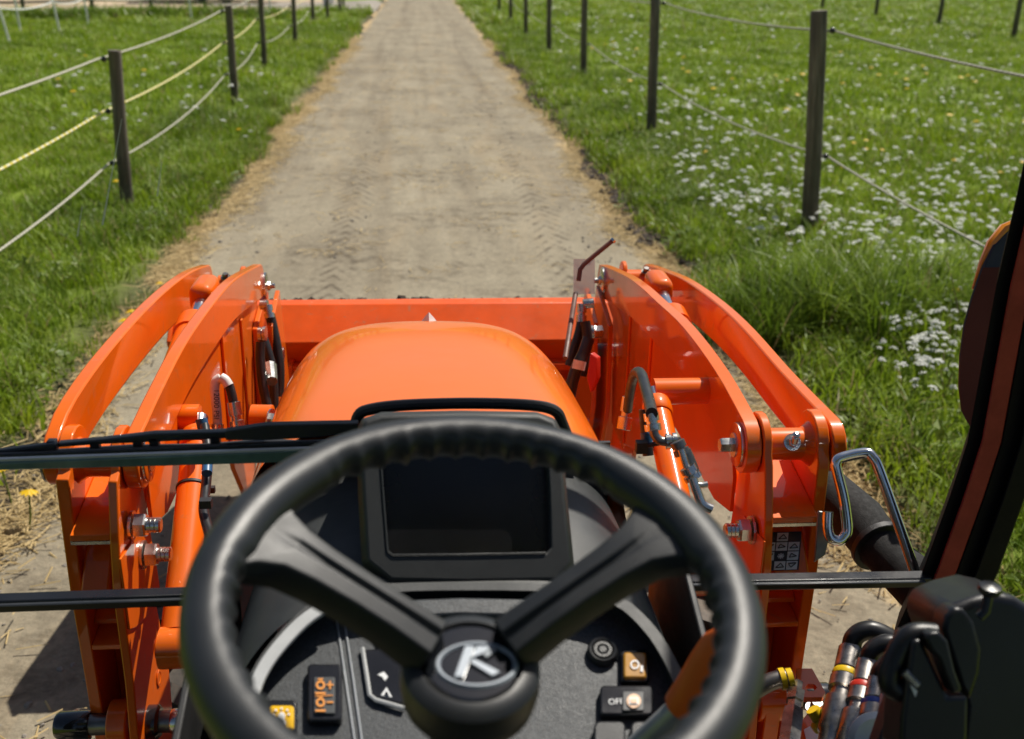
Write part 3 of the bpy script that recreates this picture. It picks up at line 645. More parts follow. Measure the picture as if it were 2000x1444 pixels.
# pale bales stacked behind the path
wh = thing('feed_tub', 'small white tub on the ground beyond the left posts', 'tub', (-3.6, 45.0, .13))
loc_part(MB().lathe((0, 0, 0), (0, 0, 1), [(.2, 0), (.28, .45), (.30, .46), (.30, .49), (.27, .49), (.19, .05), (.01, .04)], 18), 'body', M['white'], wh)
loc_part(MB().tube([(-.29, 0, .45), (-.2, 0, .62), (0, 0, .70), (.2, 0, .62), (.29, 0, .45)], .012, 6, smooth=3), 'handle', M['steel'], wh)

# ================================================================== TRACTOR
tractor = thing('tractor', 'compact orange tractor seen from the driver seat, steering wheel and dashboard in front', 'tractor', (0, 1.0, 0))
def part(mb, name, mat, parent=None, **k): return mb.build(name, M[mat] if isinstance(mat, str) else mat, parent or tractor, **k)

# --- hood
def hood():
    secs = [(1.245, .264, 1.452, 6.5), (1.40, .268, 1.437, 6.5), (1.55, .281, 1.421, 5.2), (1.72, .287, 1.400, 4.9), (1.86, .287, 1.376, 4.6), (1.93, .285, 1.361, 4.5), (2.02, .279, 1.327, 4.3), (2.09, .268, 1.284, 4.0), (2.14, .238, 1.22, 4.0), (2.17, .225, 1.14, 3.5), (2.18, .215, 1.0, 3), (2.185, .20, .80, 3)]
    mb = MB(); rings = []; n = 81
    for Y, w, zt, e in secs:
        zb = .78; r = []
        for k in range(n):
            t_ = -1+2*k/(n-1); th = math.pi/2*(1-t_); c, s = math.cos(th), math.sin(th)
            q = (abs(c)**e+abs(s)**e)**(-1/e); c, s = c*q, s*q      # even steps in angle round a squarish arch
            r.append(V(-.015-.012*(Y-1.318)/.7 + w*c, Y, zb+(zt-zb)*s - .030*c*c*s))
        rings.append(r)
    vs = [p for r in rings for p in r]
    mb.add(vs, [(k*n+i, k*n+i+1, (k+1)*n+i+1, (k+1)*n+i) for k in range(len(rings)-1) for i in range(n-1)])
    mb.add(rings[-1], [tuple(range(n))])
    o = part(mb, 'hood', 'hood', sub=1)
    # thin rolled edge line near the front crest
    return o, rings
hood_o, hood_rings = hood()
orn = at(838, 637, Y=1.99)
part(MB().lathe(orn-V(0, 0, .006), (0, 0, 1), [(.026, 0), (.027, .007), (.016, .014), (.009, .024), (.0035, .030), (.0005, .034)], 4), 'hood_ornament', 'bracket', hood_o)
part(MB().prism([(1.372, .80), (1.378, .80), (1.378, 1.36), (1.372, 1.36)], -.235, .235), 'firewall', 'engine')
# engine bay, chassis, front axle and wheels below the hood
part(MB().box((-.17, 1.3, .55), (.17, 2.3, .95)).box((-.10, 2.2, .45), (.10, 2.5, .75)).box((-.15, .5, .45), (.15, 1.4, .9)), 'chassis', 'engine', bevel=.02)
part(MB().tube([(-.46, 1.95, .36), (.46, 1.95, .36)], .055, 14), 'front_axle', 'engine')
def tyre(x):
    mb = MB().lathe((x, 1.95, .35), (1, 0, 0), [(.19, -.10), (.24, -.115), (.31, -.11), (.335, -.08), (.338, 0), (.335, .08), (.31, .11), (.24, .115), (.19, .10)], 36)
    w = part(mb, 'front_wheel', 'tyre')
    for k in range(16):
        for sd in (-1, 1):
            a = 2*math.pi*(k+.5*(sd > 0))/16; c = V(x+sd*.055, 1.95+.345*math.cos(a), .35+.345*math.sin(a)); rad = V(0, math.cos(a), math.sin(a)); tan = V(0, -math.sin(a), math.cos(a))
            ax = (V(1, 0, 0)*.055+tan*.03*sd)
            part(MB().obox(c, ax, (tan-V(1,0,0)*.5*sd).normalized()*.016, rad*.016), 'tread_lug', 'tyre', w)
    part(MB().lathe((x, 1.95, .35), (1 if x > 0 else -1, 0, 0), [(.19, .09), (.17, .06), (.08, .05), (.05, .08), (.01, .085)], 24), 'rim', 'orange', w)
tyre(-.54); tyre(.54)

# --- cab roof, pillars, window bars, clear panes
part(MB().prism([(-.75, 2.34), (.30, 2.34), (.30, 2.44), (-.72, 2.50)], -.70, .70), 'cab_roof', 'black', bevel=.02)  # roof cut back to the rear so sunlight enters the cab
for s in (-1, 1): part(MB().box((min(s*.668, s*.70), .302, 2.34), (max(s*.668, s*.70), 1.60, 2.43)), 'unseen_roof_rail', 'black', bevel=.015)  # unseen side rails, kept narrow so the sun passes
part(MB().box((-.70, 1.602, 2.34), (.70, 1.645, 2.39)), 'assumed_header', 'black', bevel=.015)  # unseen header, set forward so its shadow misses the display
part(MB().box((-.666, .304, 2.40), (.666, 1.598, 2.406)), 'assumed_skylight', 'glass', smooth=False)  # assumed glass roof, added out of view to let sun onto wheel and dash
part(MB().box((-.62, -.66, 2.325), (.62, .26, 2.338)), 'headliner', 'trim', bevel=.004)
YW = 1.19
part(MB().box((-.52, -.75, .80), (.52, .82, .86)), 'cab_floor', 'rubber', bevel=.01)
part(MB().box((-.68, -.80, .80), (.68, -.74, 1.55)), 'rear_panel', 'black', bevel=.01)
for s in (-1, 1):
    part(MB().prism([(-.74, .86), (.20, .86), (.34, 1.05), (.30, 1.22), (.10, 1.30), (-.74, 1.34)], min(s*.36, s*.70), max(s*.36, s*.70)), 'fender', 'black', bevel=.03)
    part(MB().obox((s*.67, -.76, 1.6), (.035, 0, 0), (0, .035, 0), (0, 0, .8)), 'rear_pillar', 'black', bevel=.008)
seat = part(MB().prism([(-.62, 1.12), (-.12, 1.14), (-.08, 1.20), (-.12, 1.25), (-.55, 1.23)], -.24, .24), 'driver_seat', 'black', bevel=.03)
part(MB().prism([(-.56, 1.22), (-.46, 1.24), (-.56, 1.78), (-.64, 1.78), (-.66, 1.3)], -.22, .22), 'backrest', 'black', seat, bevel=.03)
def strip(px, w0, w1, Y, d, name, mat, parent=None):
    """a straight pillar strip: left edge pixels, offsets in pixels to both sides, thickness d in Y"""
    L_ = [at(x+w0, y, Y=Y) for x, y in px]; R_ = [at(x+w1, y, Y=Y) for x, y in px]
    return part(MB().slab(L_+R_[::-1], (d*.58, d, 0)), name, mat, parent, bevel=.002)
PL = [(1700, 1500), (1770, 1245), (1828, 1117), (1880, 973), (1915, 865), (1971, 560), (2008, 400), (2075, 90)]
pillar = strip([(x-26, y) for x, y in PL], 0, 28, YW, .06, 'cab_pillar', 'pillar_black')
M['pillar_reflection'] = solid('red_reflection_strip', (.30, .048, .036), rough=.5, var=.2, spec=.12)  # red stands for the orange loader reflected in the dark pillar
strip(PL, 2, 40, YW-.012, .05, 'inner_face_reflection', 'pillar_reflection', pillar)
M['blue_black'] = solid('blue_black_seal', (.030, .034, .040), rough=.35, var=.15)
strip(PL, 41, 78, YW-.006, .05, 'door_seal', 'pillar_black', pillar)
strip(PL, 79, 122, YW-.02, .06, 'door_frame', 'pillar_black', pillar)
part(MB().obox((-.665, YW+.03, 1.65), (.035, 0, 0), (0, .03, 0), (-.03, .04, .72)), 'cab_pillar', 'pillar_black', bevel=.004)
def bar(p0, p1, name, mat, h=.0085, d=.02, parent=None):
    a, b = p0, p1; t = (b-a).normalized()
    return part(MB().obox((a+b)/2, t*((b-a).length/2), V(0, d/2, 0), V(0, 0, h)), name, mat, parent, bevel=.002)
wb = bar(at(-60, 1180, Y=YW), at(420, 1163, Y=YW), 'window_bar', 'latch'); bar(at(-60, 1174, Y=YW)-V(0, .012, 0), at(420, 1158, Y=YW)-V(0, .012, 0), 'seal_lip', 'blue_black', .0015, .006, wb)
wb = bar(at(1318, 1139, Y=YW), at(1815, 1131, Y=YW), 'window_bar', 'latch', .0075); bar(at(1340, 1133, Y=YW)-V(0, .012, 0), at(1800, 1126, Y=YW)-V(0, .012, 0), 'seal_lip', 'blue_black', .0012, .006, wb)
for s in (-1, 1): part(MB().prism([(.80, .86), (1.236, .86), (1.236, 1.335), (1.10, 1.345), (.80, 1.25)], min(s*.272, s*.280), max(s*.272, s*.280)), 'side_panel', 'rubber', bevel=.002)
part(MB().slab([(-.62, YW, 1.262), (-.20, YW, 1.262), (-.17, YW, 1.46), (.17, YW, 1.46), (.20, YW, 1.262), (.60, YW, 1.262), (.72, YW, 2.3), (-.72, YW, 2.3)], (0, .005, 0)), 'windshield', 'glass', smooth=False)
for s in (-1, 1): part(MB().slab([(s*.24, YW, .75), (s*.56, YW, .75), (s*.60, YW, 1.225), (s*.24, YW, 1.225)], (0, .005, 0)), 'lower_pane', 'glass', smooth=False)
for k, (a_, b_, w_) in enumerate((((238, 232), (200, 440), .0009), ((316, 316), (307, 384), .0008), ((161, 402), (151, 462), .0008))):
    A_, B_ = at(*a_, Y=YW-.002), at(*b_, Y=YW-.002); part(MB().add([A_-V(w_*.3, 0, 0), A_+V(w_*.3, 0, 0), B_+V(w_, 0, 0), B_-V(w_, 0, 0)], [(0, 1, 2, 3)]), 'glass_reflection', 'white', smooth=False)  # pale slivers paint reflections on the glass
# wiper and glass edge on the left
YP = YW+.02
wiper = bar(at(-40, 889, Y=YP), at(112, 870, Y=YP), 'wiper', 'black', .0045, .010)
def wbar(pts, r, name, mat='black', Y=YP, parent=None):
    P_ = [at(x, y, Y=Y) for x, y in pts]; mb = MB(); rr = r if isinstance(r, list) else [r]*len(P_)
    top = [p+V(0, 0, q) for p, q in zip(P_, rr)]; bot = [p-V(0, 0, q) for p, q in zip(P_, rr)]
    mb.slab(top+bot[::-1], (0, .012, 0)); return part(mb, name, mat, parent or wiper, bevel=.0015)
wbar([(112, 871), (200, 864), (300, 856), (430, 851), (520, 847)], [.0025, .003, .0055, .0045, .0045], 'wiper_bridge')
wbar([(440, 852), (520, 846), (620, 842), (700, 836)], [.006, .010, .009, .006], 'wiper_arm', 'rubber', YP-.012)
wbar([(-40, 901), (100, 889), (250, 882), (400, 879), (520, 872), (660, 876)], [.003, .003, .0045, .004, .006, .003], 'wiper_blade', 'rubber')
for x, y in ((100, 878), (184, 876), (268, 872), (420, 866), (300, 870)): wbar([(x-9, y), (x+9, y)], .010, 'blade_clip')
part(MB().slab([at(-40, 906, Y=YW-.004), at(640, 879, Y=YW-.004), at(620, 903, Y=YW-.004), at(-40, 921, Y=YW-.004)], (0, .012, 0)), 'glass_edge', 'glass_edge', bevel=.002)
part(MB().slab([at(-40, 899, Y=YW-.010), at(636, 875, Y=YW-.010), at(634, 878, Y=YW-.010), at(-40, 903, Y=YW-.010)], (0, .006, 0)), 'glass_edge_highlight', M['trim'])  # pale strip paints the highlight line along the glass edge
part(MB().slab([at(-40, 890, Y=YW+.006), at(640, 862, Y=YW+.006), at(640, 882, Y=YW+.006), at(-40, 908, Y=YW+.006)], (0, .008, 0)), 'lower_window_seal', 'rubber', bevel=.002)

# --- cowl, gasket and instrument binnacle
def cowl():
    secs = [(1.345, .238, 1.405, .0), (1.24, .248, 1.402, .10), (1.12, .258, 1.395, .35), (1.03, .262, 1.385, .75), (.985, .262, 1.372, 1.15)]
    rings = []
    for Y, w, zt, lean in secs:
        zb = .95; r = []
        for k in range(37):
            th = math.pi*k/36; c, s = math.cos(th), math.sin(th); nn = 4.2
            z = zb+(zt-zb)*abs(s)**(2/nn); r.append(V(w*math.copysign(abs(c)**(2/nn), c)*(1+.10*(zt-z)), Y-lean*(zt-z), z))
        rings.append(r)
    mb = MB(); n = 37
    mb.add([p for r in rings for p in r], [(k*n+i, k*n+i+1, (k+1)*n+i+1, (k+1)*n+i) for k in range(len(rings)-1) for i in range(n-1)])
    return part(mb, 'dash_cowl', 'grey', sub=1), rings
cowl_o, cowl_rings = cowl()
GK = [(672, 880), (690, 840), (700, 812), (718, 801), (770, 793), (850, 789), (930, 788), (1010, 790), (1062, 795), (1088, 806), (1098, 826), (1112, 862), (1124, 900)]
part(MB().tube([at(x, y, Y=1.232) for x, y in GK], .0072, 10, smooth=4), 'windshield_gasket', 'rubber')

A0, B0 = at(900, 797, D=1.215), at(915, 1152, D=1.150)
NF = (B0-A0).cross(V(1, 0, 0)).normalized()
if NF.dot(CAM-A0) < 0: NF = -NF
def onplane(px, py, P0, N):
    d = at(px, py, D=1)-CAM; return CAM + d*((P0-CAM).dot(N)/d.dot(N))
OUT = [(694, 838), (706, 812), (745, 799), (900, 796), (1050, 799), (1086, 812), (1100, 838), (1110, 960), (1126, 1105), (1098, 1150), (915, 1154), (765, 1150), (705, 1100), (698, 960)]
INN = [(742, 868), (742, 858), (752, 850), (900, 848), (1056, 850), (1066, 858), (1068, 868), (1073, 960), (1077, 1068), (1066, 1080), (915, 1083), (768, 1084), (757, 1076), (748, 960)]
def binnacle():
    o_ = [onplane(x, y, A0, NF) for x, y in OUT]; i_ = [onplane(x, y, A0, NF) for x, y in INN]; n = len(o_)
    # slope the ring: outer rim sits a little deeper so that it has a chamfer
    ob = [p-NF*.012 for p in o_]; mid = [p.lerp(q, .25) for p, q in zip(o_, i_)]
    back = [p+V(0, .17, -.075)-NF*.012 for p in o_]; deep = [p-NF*.028 for p in i_]
    mb = MB(); mb.add(ob+mid+i_+deep+back, [])
    for a, b in ((4, 0), (0, 1), (1, 2), (2, 3)):
        mb.f += [(a*n+k, a*n+(k+1) % n, b*n+(k+1) % n, b*n+k) for k in range(n)]
    o = part(mb, 'instrument_binnacle', 'grey2', bevel=.003, seg=3)
    part(MB().slab([p-NF*.027 for p in i_], -NF*.004), 'display_screen', 'screen', o, smooth=False)
    fr = [p+(q-p)*.0 for p, q in zip(i_, i_)]
    part(MB().tube([p+NF*.0005 for p in i_[9:]]+[i_[0]+NF*.0005], .0011, 6), 'screen_bezel', 'grey', o)
    return o
bin_o = binnacle()

# --- lower dash panel
PA, PB = at(920, 1165, D=1.125), at(930, 1444, D=1.005)
NP = (PB-PA).cross(V(1, 0, 0)).normalized()
if NP.dot(CAM-PA) < 0: NP = -NP
def pan(px, py, h=0.0): return onplane(px, py, PA+NP*h, NP)
EXP = V(1, 0, 0); EYP = NP.cross(EXP)
if EYP.dot(UPV) < 0: EYP = -EYP
ARCH = [(470, 1520), (484, 1420), (490, 1360), (505, 1312), (538, 1262), (588, 1208), (645, 1170), (760, 1150), (920, 1146), (1090, 1150), (1200, 1172), (1262, 1222), (1305, 1285), (1332, 1350), (1345, 1420), (1352, 1520)]
def grow(poly, k):
    c = (920, 1420); return [(c[0]+(x-c[0])*k, c[1]+(y-c[1])*k) for x, y in poly]
M['dash'] = solid('speckled_dash_plastic', (.040, .045, .050), rough=.5, var=.55, scale=420, bump=.5, bscale=700)
dash = part(MB().slab([pan(x, y) for x, y in grow(ARCH, .99)], -NP*.004), 'dash_panel', 'dash', smooth=False)
def arch_band():
    a = catmull([pan(x, y, .030) for x, y in grow(ARCH, 1.03)], 3); b = catmull([pan(x, y, .030) for x, y in grow(ARCH, .975)], 3); c = catmull([pan(x, y, .0005) for x, y in grow(ARCH, .955)], 3); e = [p-NP*.07 for p in a]
    n = len(a); mb = MB().add(e+a+b+c, [(r*n+i, r*n+i+1, (r+1)*n+i+1, (r+1)*n+i) for r in range(3) for i in range(n-1)])
    return part(mb, 'dash_surround', 'grey', bevel=.0)
sur = arch_band()
lt = [(487, 1405), (491, 1362), (506, 1314), (539, 1264), (589, 1211), (640, 1176)]
a = catmull([pan(x-9, y-5, .0315) for x, y in lt], 4); b = catmull([pan(x+12, y+9, .0315) for x, y in lt], 4)
part(MB().slab(a+b[::-1], -NP*.006), 'lit_trim', 'trim', sur, bevel=.0015)  # left side of the surround made paler, painting in its lit look
# brow ribs below the display and the pale green read-out
for q, h in (([(755, 1172), (900, 1166), (1085, 1170), (1060, 1204), (900, 1200), (780, 1206)], .030), ([(785, 1209), (900, 1204), (1055, 1208), (1040, 1236), (900, 1230), (805, 1240)], .018)):
    part(MB().slab([pan(x, y, h) for x, y in q], -NP*(h+.002)), 'dash_brow', 'dash', bevel=.003)
part(MB().slab([pan(x, y, .012) for x, y in ((826, 1222), (1010, 1218), (1012, 1262), (826, 1266))], -NP*.01), 'hour_display', 'lcd', bevel=.001)
for q in ([(657, 1210), (672, 1310), (694, 1460)], [(674, 1224), (690, 1330), (708, 1460)], [(1308, 1306), (1322, 1400), (1326, 1460)]):
    part(MB().tube([pan(x, y, .001) for x, y in q], .0013, 6), 'panel_seam', 'grey_rod', dash)
def rr(x0, y0, x1, y1, r=6, k=3):
    out = []
    for cx, cy, a0 in ((x1-r, y0+r, -90), (x1-r, y1-r, 0), (x0+r, y1-r, 90), (x0+r, y0+r, 180)):
        for i in range(k+1):
            a_ = R(a0+90*i/k); out.append((cx+r*math.cos(a_), cy+r*math.sin(a_)))
    return out
def button(x0, y0, x1, y1, h, mat, name, parent=None, r=7, bev=.002):
    return part(MB().slab([pan(x, y, h) for x, y in rr(x0, y0, x1, y1, r)], -NP*(h+.001)), name, mat, parent, bevel=bev)
def flat(poly, h, mat, name, parent): return part(MB().slab([pan(x, y, h) for x, y in poly], -NP*.0006), name, mat, parent, smooth=False)
def ringp(cx, cy, r0, r1, n=16, sq=1.):
    o_ = [(cx+r1*math.cos(i*6.2832/n), cy+sq*r1*math.sin(i*6.2832/n)) for i in range(n)]; i_ = [(cx+r0*math.cos(i*6.2832/n), cy+sq*r0*math.sin(i*6.2832/n)) for i in range(n)]; return o_, i_
def flat_ring(cx, cy, r0, r1, h, mat, name, parent, sq=1.):
    o_, i_ = ringp(cx, cy, r0, r1, 18, sq); n = len(o_); vs = [pan(x, y, h) for x, y in o_+i_]
    return part(MB().add(vs, [(k, (k+1) % n, (k+1) % n+n, k+n) for k in range(n)]), name, mat, parent, smooth=False)
# beacon switch, bottom left
M['amber_cap'] = solid('amber_button_cap', (.80, .46, .008), rough=.15, var=.2, coat=1, scale=60)
sw = button(520, 1366, 580, 1430, .009, 'black_gloss', 'beacon_switch', r=8)
button(526, 1377, 574, 1424, .0125, 'amber_cap', 'switch_cap', sw, r=6)
flat([(541, 1415), (541, 1408), (544, 1408), (544, 1396), (548, 1391), (553, 1391), (557, 1396), (557, 1408), (560, 1408), (560, 1415)], .0138, 'icon', 'beacon_symbol', sw)
for dx, dy in ((-14, -5), (14, -5), (-11, -13), (11, -13), (0, -16)): flat([(550+dx-2, 1400+dy-2), (550+dx+2, 1400+dy-2), (550+dx+2, 1400+dy+2), (550+dx-2, 1400+dy+2)], .0138, 'icon', 'ray_mark', sw)
# engine speed rocker
sw = button(600, 1296, 668, 1408, .010, 'black_gloss', 'rocker_switch', r=9)
M['grey_face'] = solid('grey_switch_face', (.075, .078, .08), rough=.35, var=.08)
button(613, 1322, 654, 1394, .0125, 'grey_face', 'switch_face', sw, r=3, bev=.0008)
for cy in (1338, 1372):
    flat_ring(626, cy, 5, 9, .0139, 'icon_orange', 'engine_symbol', sw); flat([(621, cy-13), (631, cy-13), (631, cy-10), (621, cy-10)], .0139, 'icon_orange', 'engine_symbol', sw)
    flat([(638, cy-2), (651, cy-2), (651, cy+1), (638, cy+1)], .0139, 'icon_orange', 'sign_mark', sw)
flat([(643, 1330), (646, 1330), (646, 1346), (643, 1346)], .0141, 'icon_orange', 'sign_mark', sw)
for y_ in (1352, 1386): flat([(616, y_), (636, y_), (636, y_+4), (616, y_+4)], .0139, 'icon_orange', 'caption_mark', sw)
flat([(616, 1359), (650, 1357), (650, 1358.5), (616, 1360.5)], .0139, 'icon_orange', 'divider_line', sw)
# hazard and lamp panel between spoke and hub
hz = part(MB().slab([pan(x, y, .004) for x, y in ((710, 1268), (800, 1262), (830, 1385), (735, 1366), (724, 1356))], -NP*.005), 'hazard_switch', 'black_gloss', bevel=.002)
flat([(755, 1342), (766, 1362), (744, 1358)], .0046, 'icon', 'warning_triangle', hz)
flat([(755, 1349), (760, 1359), (750, 1357)], .0052, 'black_gloss', 'triangle_centre', hz)
flat([(737, 1318), (750, 1312), (758, 1322), (752, 1330), (746, 1322)], .0046, 'icon', 'lamp_symbol', hz)
part(MB().tube([pan(x, y, .004) for x, y in ((708, 1266), (722, 1358), (734, 1368), (790, 1384))], .0022, 6), 'switch_edge', 'trim', hz)
button(518, 1436, 588, 1500, .012, 'grey', 'push_button', r=16); button(604, 1436, 674, 1500, .012, 'grey', 'push_button', r=16)
# right side: power socket, amber PTO button, OFF switch, two more rockers
so_ = pan(1176, 1277, 0)
sk = part(MB().lathe(so_, NP, [(.0155, 0), (.0155, .006), (.0135, .009), (.0115, .008), (.0105, .006), (.009, .0085), (.006, .0085), (.0055, .007), (.0035, .0085), (.0005, .0085)], 28), 'power_socket', 'black')
M['amber_dark'] = solid('brown_amber_cap', (.42, .20, .012), rough=.25, var=.2, coat=.6, scale=60)
sw = button(1213, 1268, 1268, 1330, .009, 'black_gloss', 'pto_button', r=6); button(1218, 1273, 1263, 1324, .0125, 'amber_dark', 'switch_cap', sw, r=5)
flat_ring(1240, 1298, 6, 9, .0138, 'icon', 'pto_symbol', sw); flat([(1251, 1300), (1256, 1300), (1256, 1312), (1251, 1312)], .0138, 'icon', 'pto_letter', sw)
sw = button(1172, 1338, 1276, 1396, .010, 'black_gloss', 'lamp_switch', r=8); button(1216, 1350, 1258, 1388, .0125, 'grey_face', 'switch_face', sw, r=3, bev=.0008)
M['lit'] = solid('pale_orange_symbol', (.85, .55, .35), rough=.4, var=.05)
c_ = [(1238+14*math.cos(i*.3927), 1369+14*math.sin(i*.3927)) for i in range(16)]; flat(c_, .0139, 'lit', 'lamp_symbol', sw)
flat([(1229, 1362), (1247, 1362), (1247, 1376), (1229, 1376)], .0147, 'icon', 'lamp_symbol', sw); flat([(1232, 1365), (1244, 1365), (1244, 1373), (1232, 1373)], .0154, 'lit', 'lamp_symbol', sw)
button(1160, 1408, 1222, 1500, .012, 'black', 'rocker_switch', r=12); button(1232, 1408, 1290, 1500, .012, 'black', 'rocker_switch', r=12)
def text(s, p, ex, ey, size, mat, name, parent):
    c = bpy.data.curves.new(name, 'FONT'); c.body = s; c.size = size; c.extrude = .0002; c.align_x = 'CENTER'; c.align_y = 'CENTER'
    q_ = bpy.data.objects.new(name, c); me = bpy.data.meshes.new_from_object(q_); bpy.data.objects.remove(q_); me.materials.clear(); me.materials.append(M[mat]); o = bpy.data.objects.new(name, me); COL.objects.link(o); ex = ex.normalized(); nz = ex.cross(ey).normalized(); ey = nz.cross(ex)
    o.matrix_basis = Matrix(((ex.x, ey.x, nz.x, p.x), (ex.y, ey.y, nz.y, p.y), (ex.z, ey.z, nz.z, p.z), (0, 0, 0, 1))); own(o, parent); return o
text('OFF', pan(1203, 1371, .0106), EXP, EYP, .0085, 'icon', 'off_lettering', sw)

# --- steering wheel
WC = V(.007, .613, 1.605); TW, SW = .215, -.051
WU = V(math.cos(SW), 0, math.sin(SW)); WV = V(0, math.cos(TW), math.sin(TW)); WV = (WV-WU*WU.dot(WV)).normalized(); WN = WU.cross(WV)
def wp(u, v, n=0): return WC+WU*u+WV*v+WN*n
def onwheel(px, py, h=0):
    p = onplane(px, py, WC+WN*h, WN)-WC; return p.dot(WU), p.dot(WV)
RM, RT = .1722, .0180
def rim():
    nu, nv = 360, 20; vs = []
    for i in range(nu):
        a = 2*math.pi*i/nu; deg = math.degrees(a)
        grip = 1.
        for c0, w in ((150, 16), (30, 16), (270, 14)):
            d = abs((deg-c0+180) % 360-180); grip = min(grip, max(0, min(1, (d-w)/6)))
        bump = 1-abs(math.sin(a*25))**.55
        for j in range(nv):
            f = 2*math.pi*j/nv; inner = max(0, math.cos(f-R(200)))**1.3
            r = RT*(1+.03*math.cos(2*f)) - .0056*(1-bump)*inner*grip
            u = RM+r*math.cos(f); vs.append(wp(u*math.cos(a), u*math.sin(a), r*math.sin(f)*1.02))
    fs = [(i*nv+j, i*nv+(j+1) % nv, ((i+1) % nu)*nv+(j+1) % nv, ((i+1) % nu)*nv+j) for i in range(nu) for j in range(nv)]
    return part(MB().add(vs, fs), 'steering_wheel', 'wheel', angle=80)
wheel = rim()
HUBC = wp(0, 0, -.075)
def spoke(px, py, name='spoke', uv=None):
    u, v = uv or onwheel(px, py); ang = math.atan2(v, u); dr = WU*math.cos(ang)+WV*math.sin(ang); sd = WN.cross(dr)
    P0 = WC+dr*.172; P1 = HUBC+dr*.030+WN*.012
    prof = [(-.5, -.45), (-.52, .05), (-.42, .42), (-.16, .5), (-.09, .34), (-.02, .34), (.05, .52), (.40, .44), (.52, .05), (.5, -.45)]
    st = [(0, .120, .016, -.002), (.06, .094, .020, -.002), (.14, .064, .025, -.002), (.25, .046, .027, 0), (.40, .039, .027, .001), (.6, .036, .027, .002), (.8, .036, .028, .002), (1, .039, .030, 0)]
    rings = []
    for t, w, h, up in st:
        c = P0.lerp(P1, t)+WN*up; ax = (P1-P0).normalized(); nrm = sd.cross(ax); nrm = nrm if nrm.dot(WN) > 0 else -nrm
        g = min(1, max(0, (t-.12)/.25)); rings.append([c+sd*w*a_+nrm*h*(b_ if b_ != .34 else .34*g+.5*(1-g)) for a_, b_ in prof])
    return part(MB().ring_loft(rings), name, 'spoke', wheel, bevel=.0022, seg=3)
spoke(497, 1035); spoke(1352, 1010)
part(MB().lathe(HUBC-WN*.045, WN, [(.024, .004), (.040, .012), (.0475, .022), (.0495, .036), (.0485, .050), (.0440, .0545), (.0365, .0560), (.0355, .0525), (.001, .0525)], 48), 'hub', 'spoke', wheel)
BC = HUBC+WN*.0080
M['badge'] = solid('black_badge_lacquer', (.006, .007, .009), rough=.12, var=.1, coat=1)
M['silver'] = solid('silver_emblem', (.30, .34, .39), rough=.40, metal=.15, var=.05)
part(MB().lathe(BC-WN*.004, WN, [(.0345, 0), (.0345, .004), (.0325, .0062), (.0290, .0064), (.001, .0058)], 48), 'badge_disc', 'badge', wheel)
eb = onplane(931, 1300, BC+WN*.003, WN)
def bp_(px, py, h=.003): return onplane(px, py, BC+WN*h, WN)
def emblem_ring():
    n = 56; o_, i_, l_ = [], [], []
    for k in range(n):
        a = 2*math.pi*k/n; o_.append(bp_(931+82*math.cos(a), 1300+46*math.sin(a), .0026)); i_.append(bp_(931+71*math.cos(a), 1299+37*math.sin(a), .0026))
    up = [p+WN*.0018 for p in [q.lerp(r_, .35) for q, r_ in zip(o_, i_)]]; up2 = [p+WN*.0018 for p in [q.lerp(r_, .65) for q, r_ in zip(o_, i_)]]
    mb = MB().add(o_+up+up2+i_, [(r_*n+k, r_*n+(k+1) % n, (r_+1)*n+(k+1) % n, (r_+1)*n+k) for r_ in range(3) for k in range(n)])
    return part(mb, 'emblem_ring', 'silver', wheel)
emblem_ring()
def estroke(poly, name='emblem_stroke', mat='silver'): return part(MB().slab([bp_(x, y, .0045) for x, y in poly], -WN*.0022), name, mat, wheel, smooth=False)
estroke([(909, 1262), (927, 1262), (905, 1321), (888, 1321)])
estroke([(919, 1285), (932, 1262), (962, 1263), (942, 1276)])
estroke([(917, 1292), (926, 1287), (976, 1312), (962, 1319)])
M['emblem_dark'] = solid('grey_emblem_shade', (.16, .18, .20), rough=.35, metal=.4, var=.05)
estroke([(944, 1277), (964, 1264), (975, 1266), (950, 1284)], mat='emblem_dark')
part(MB().tube([HUBC-WN*.05, HUBC-WN*.10, HUBC-WN*.18+V(0, .02, 0)], [.024, .028, .036], 20), 'steering_column', 'black')

# --- gear range lever on the right
lv = part(MB().tube([at(1200, 1500, D=1.0), at(1335, 1376, D=.95)], .0112, 16), 'range_lever', 'grey_rod')
g0, g1 = at(1328, 1385, D=.953), at(1440, 1250, D=.915); ax = (g1-g0); sdv = ax.cross(FWD).normalized(); bk = sdv.cross(ax).normalized()
part(MB().ring_loft([[g0.lerp(g1, t)+sdv*w*math.cos(k*.3927)+bk*d*math.sin(k*.3927) for k in range(16)] for t, w, d in ((0, .0150, .014), (.03, .0172, .015), (.3, .0195, .014), (.6, .0235, .013), (.85, .0255, .012), (1, .021, .009))]), 'lever_grip', 'lever', lv)

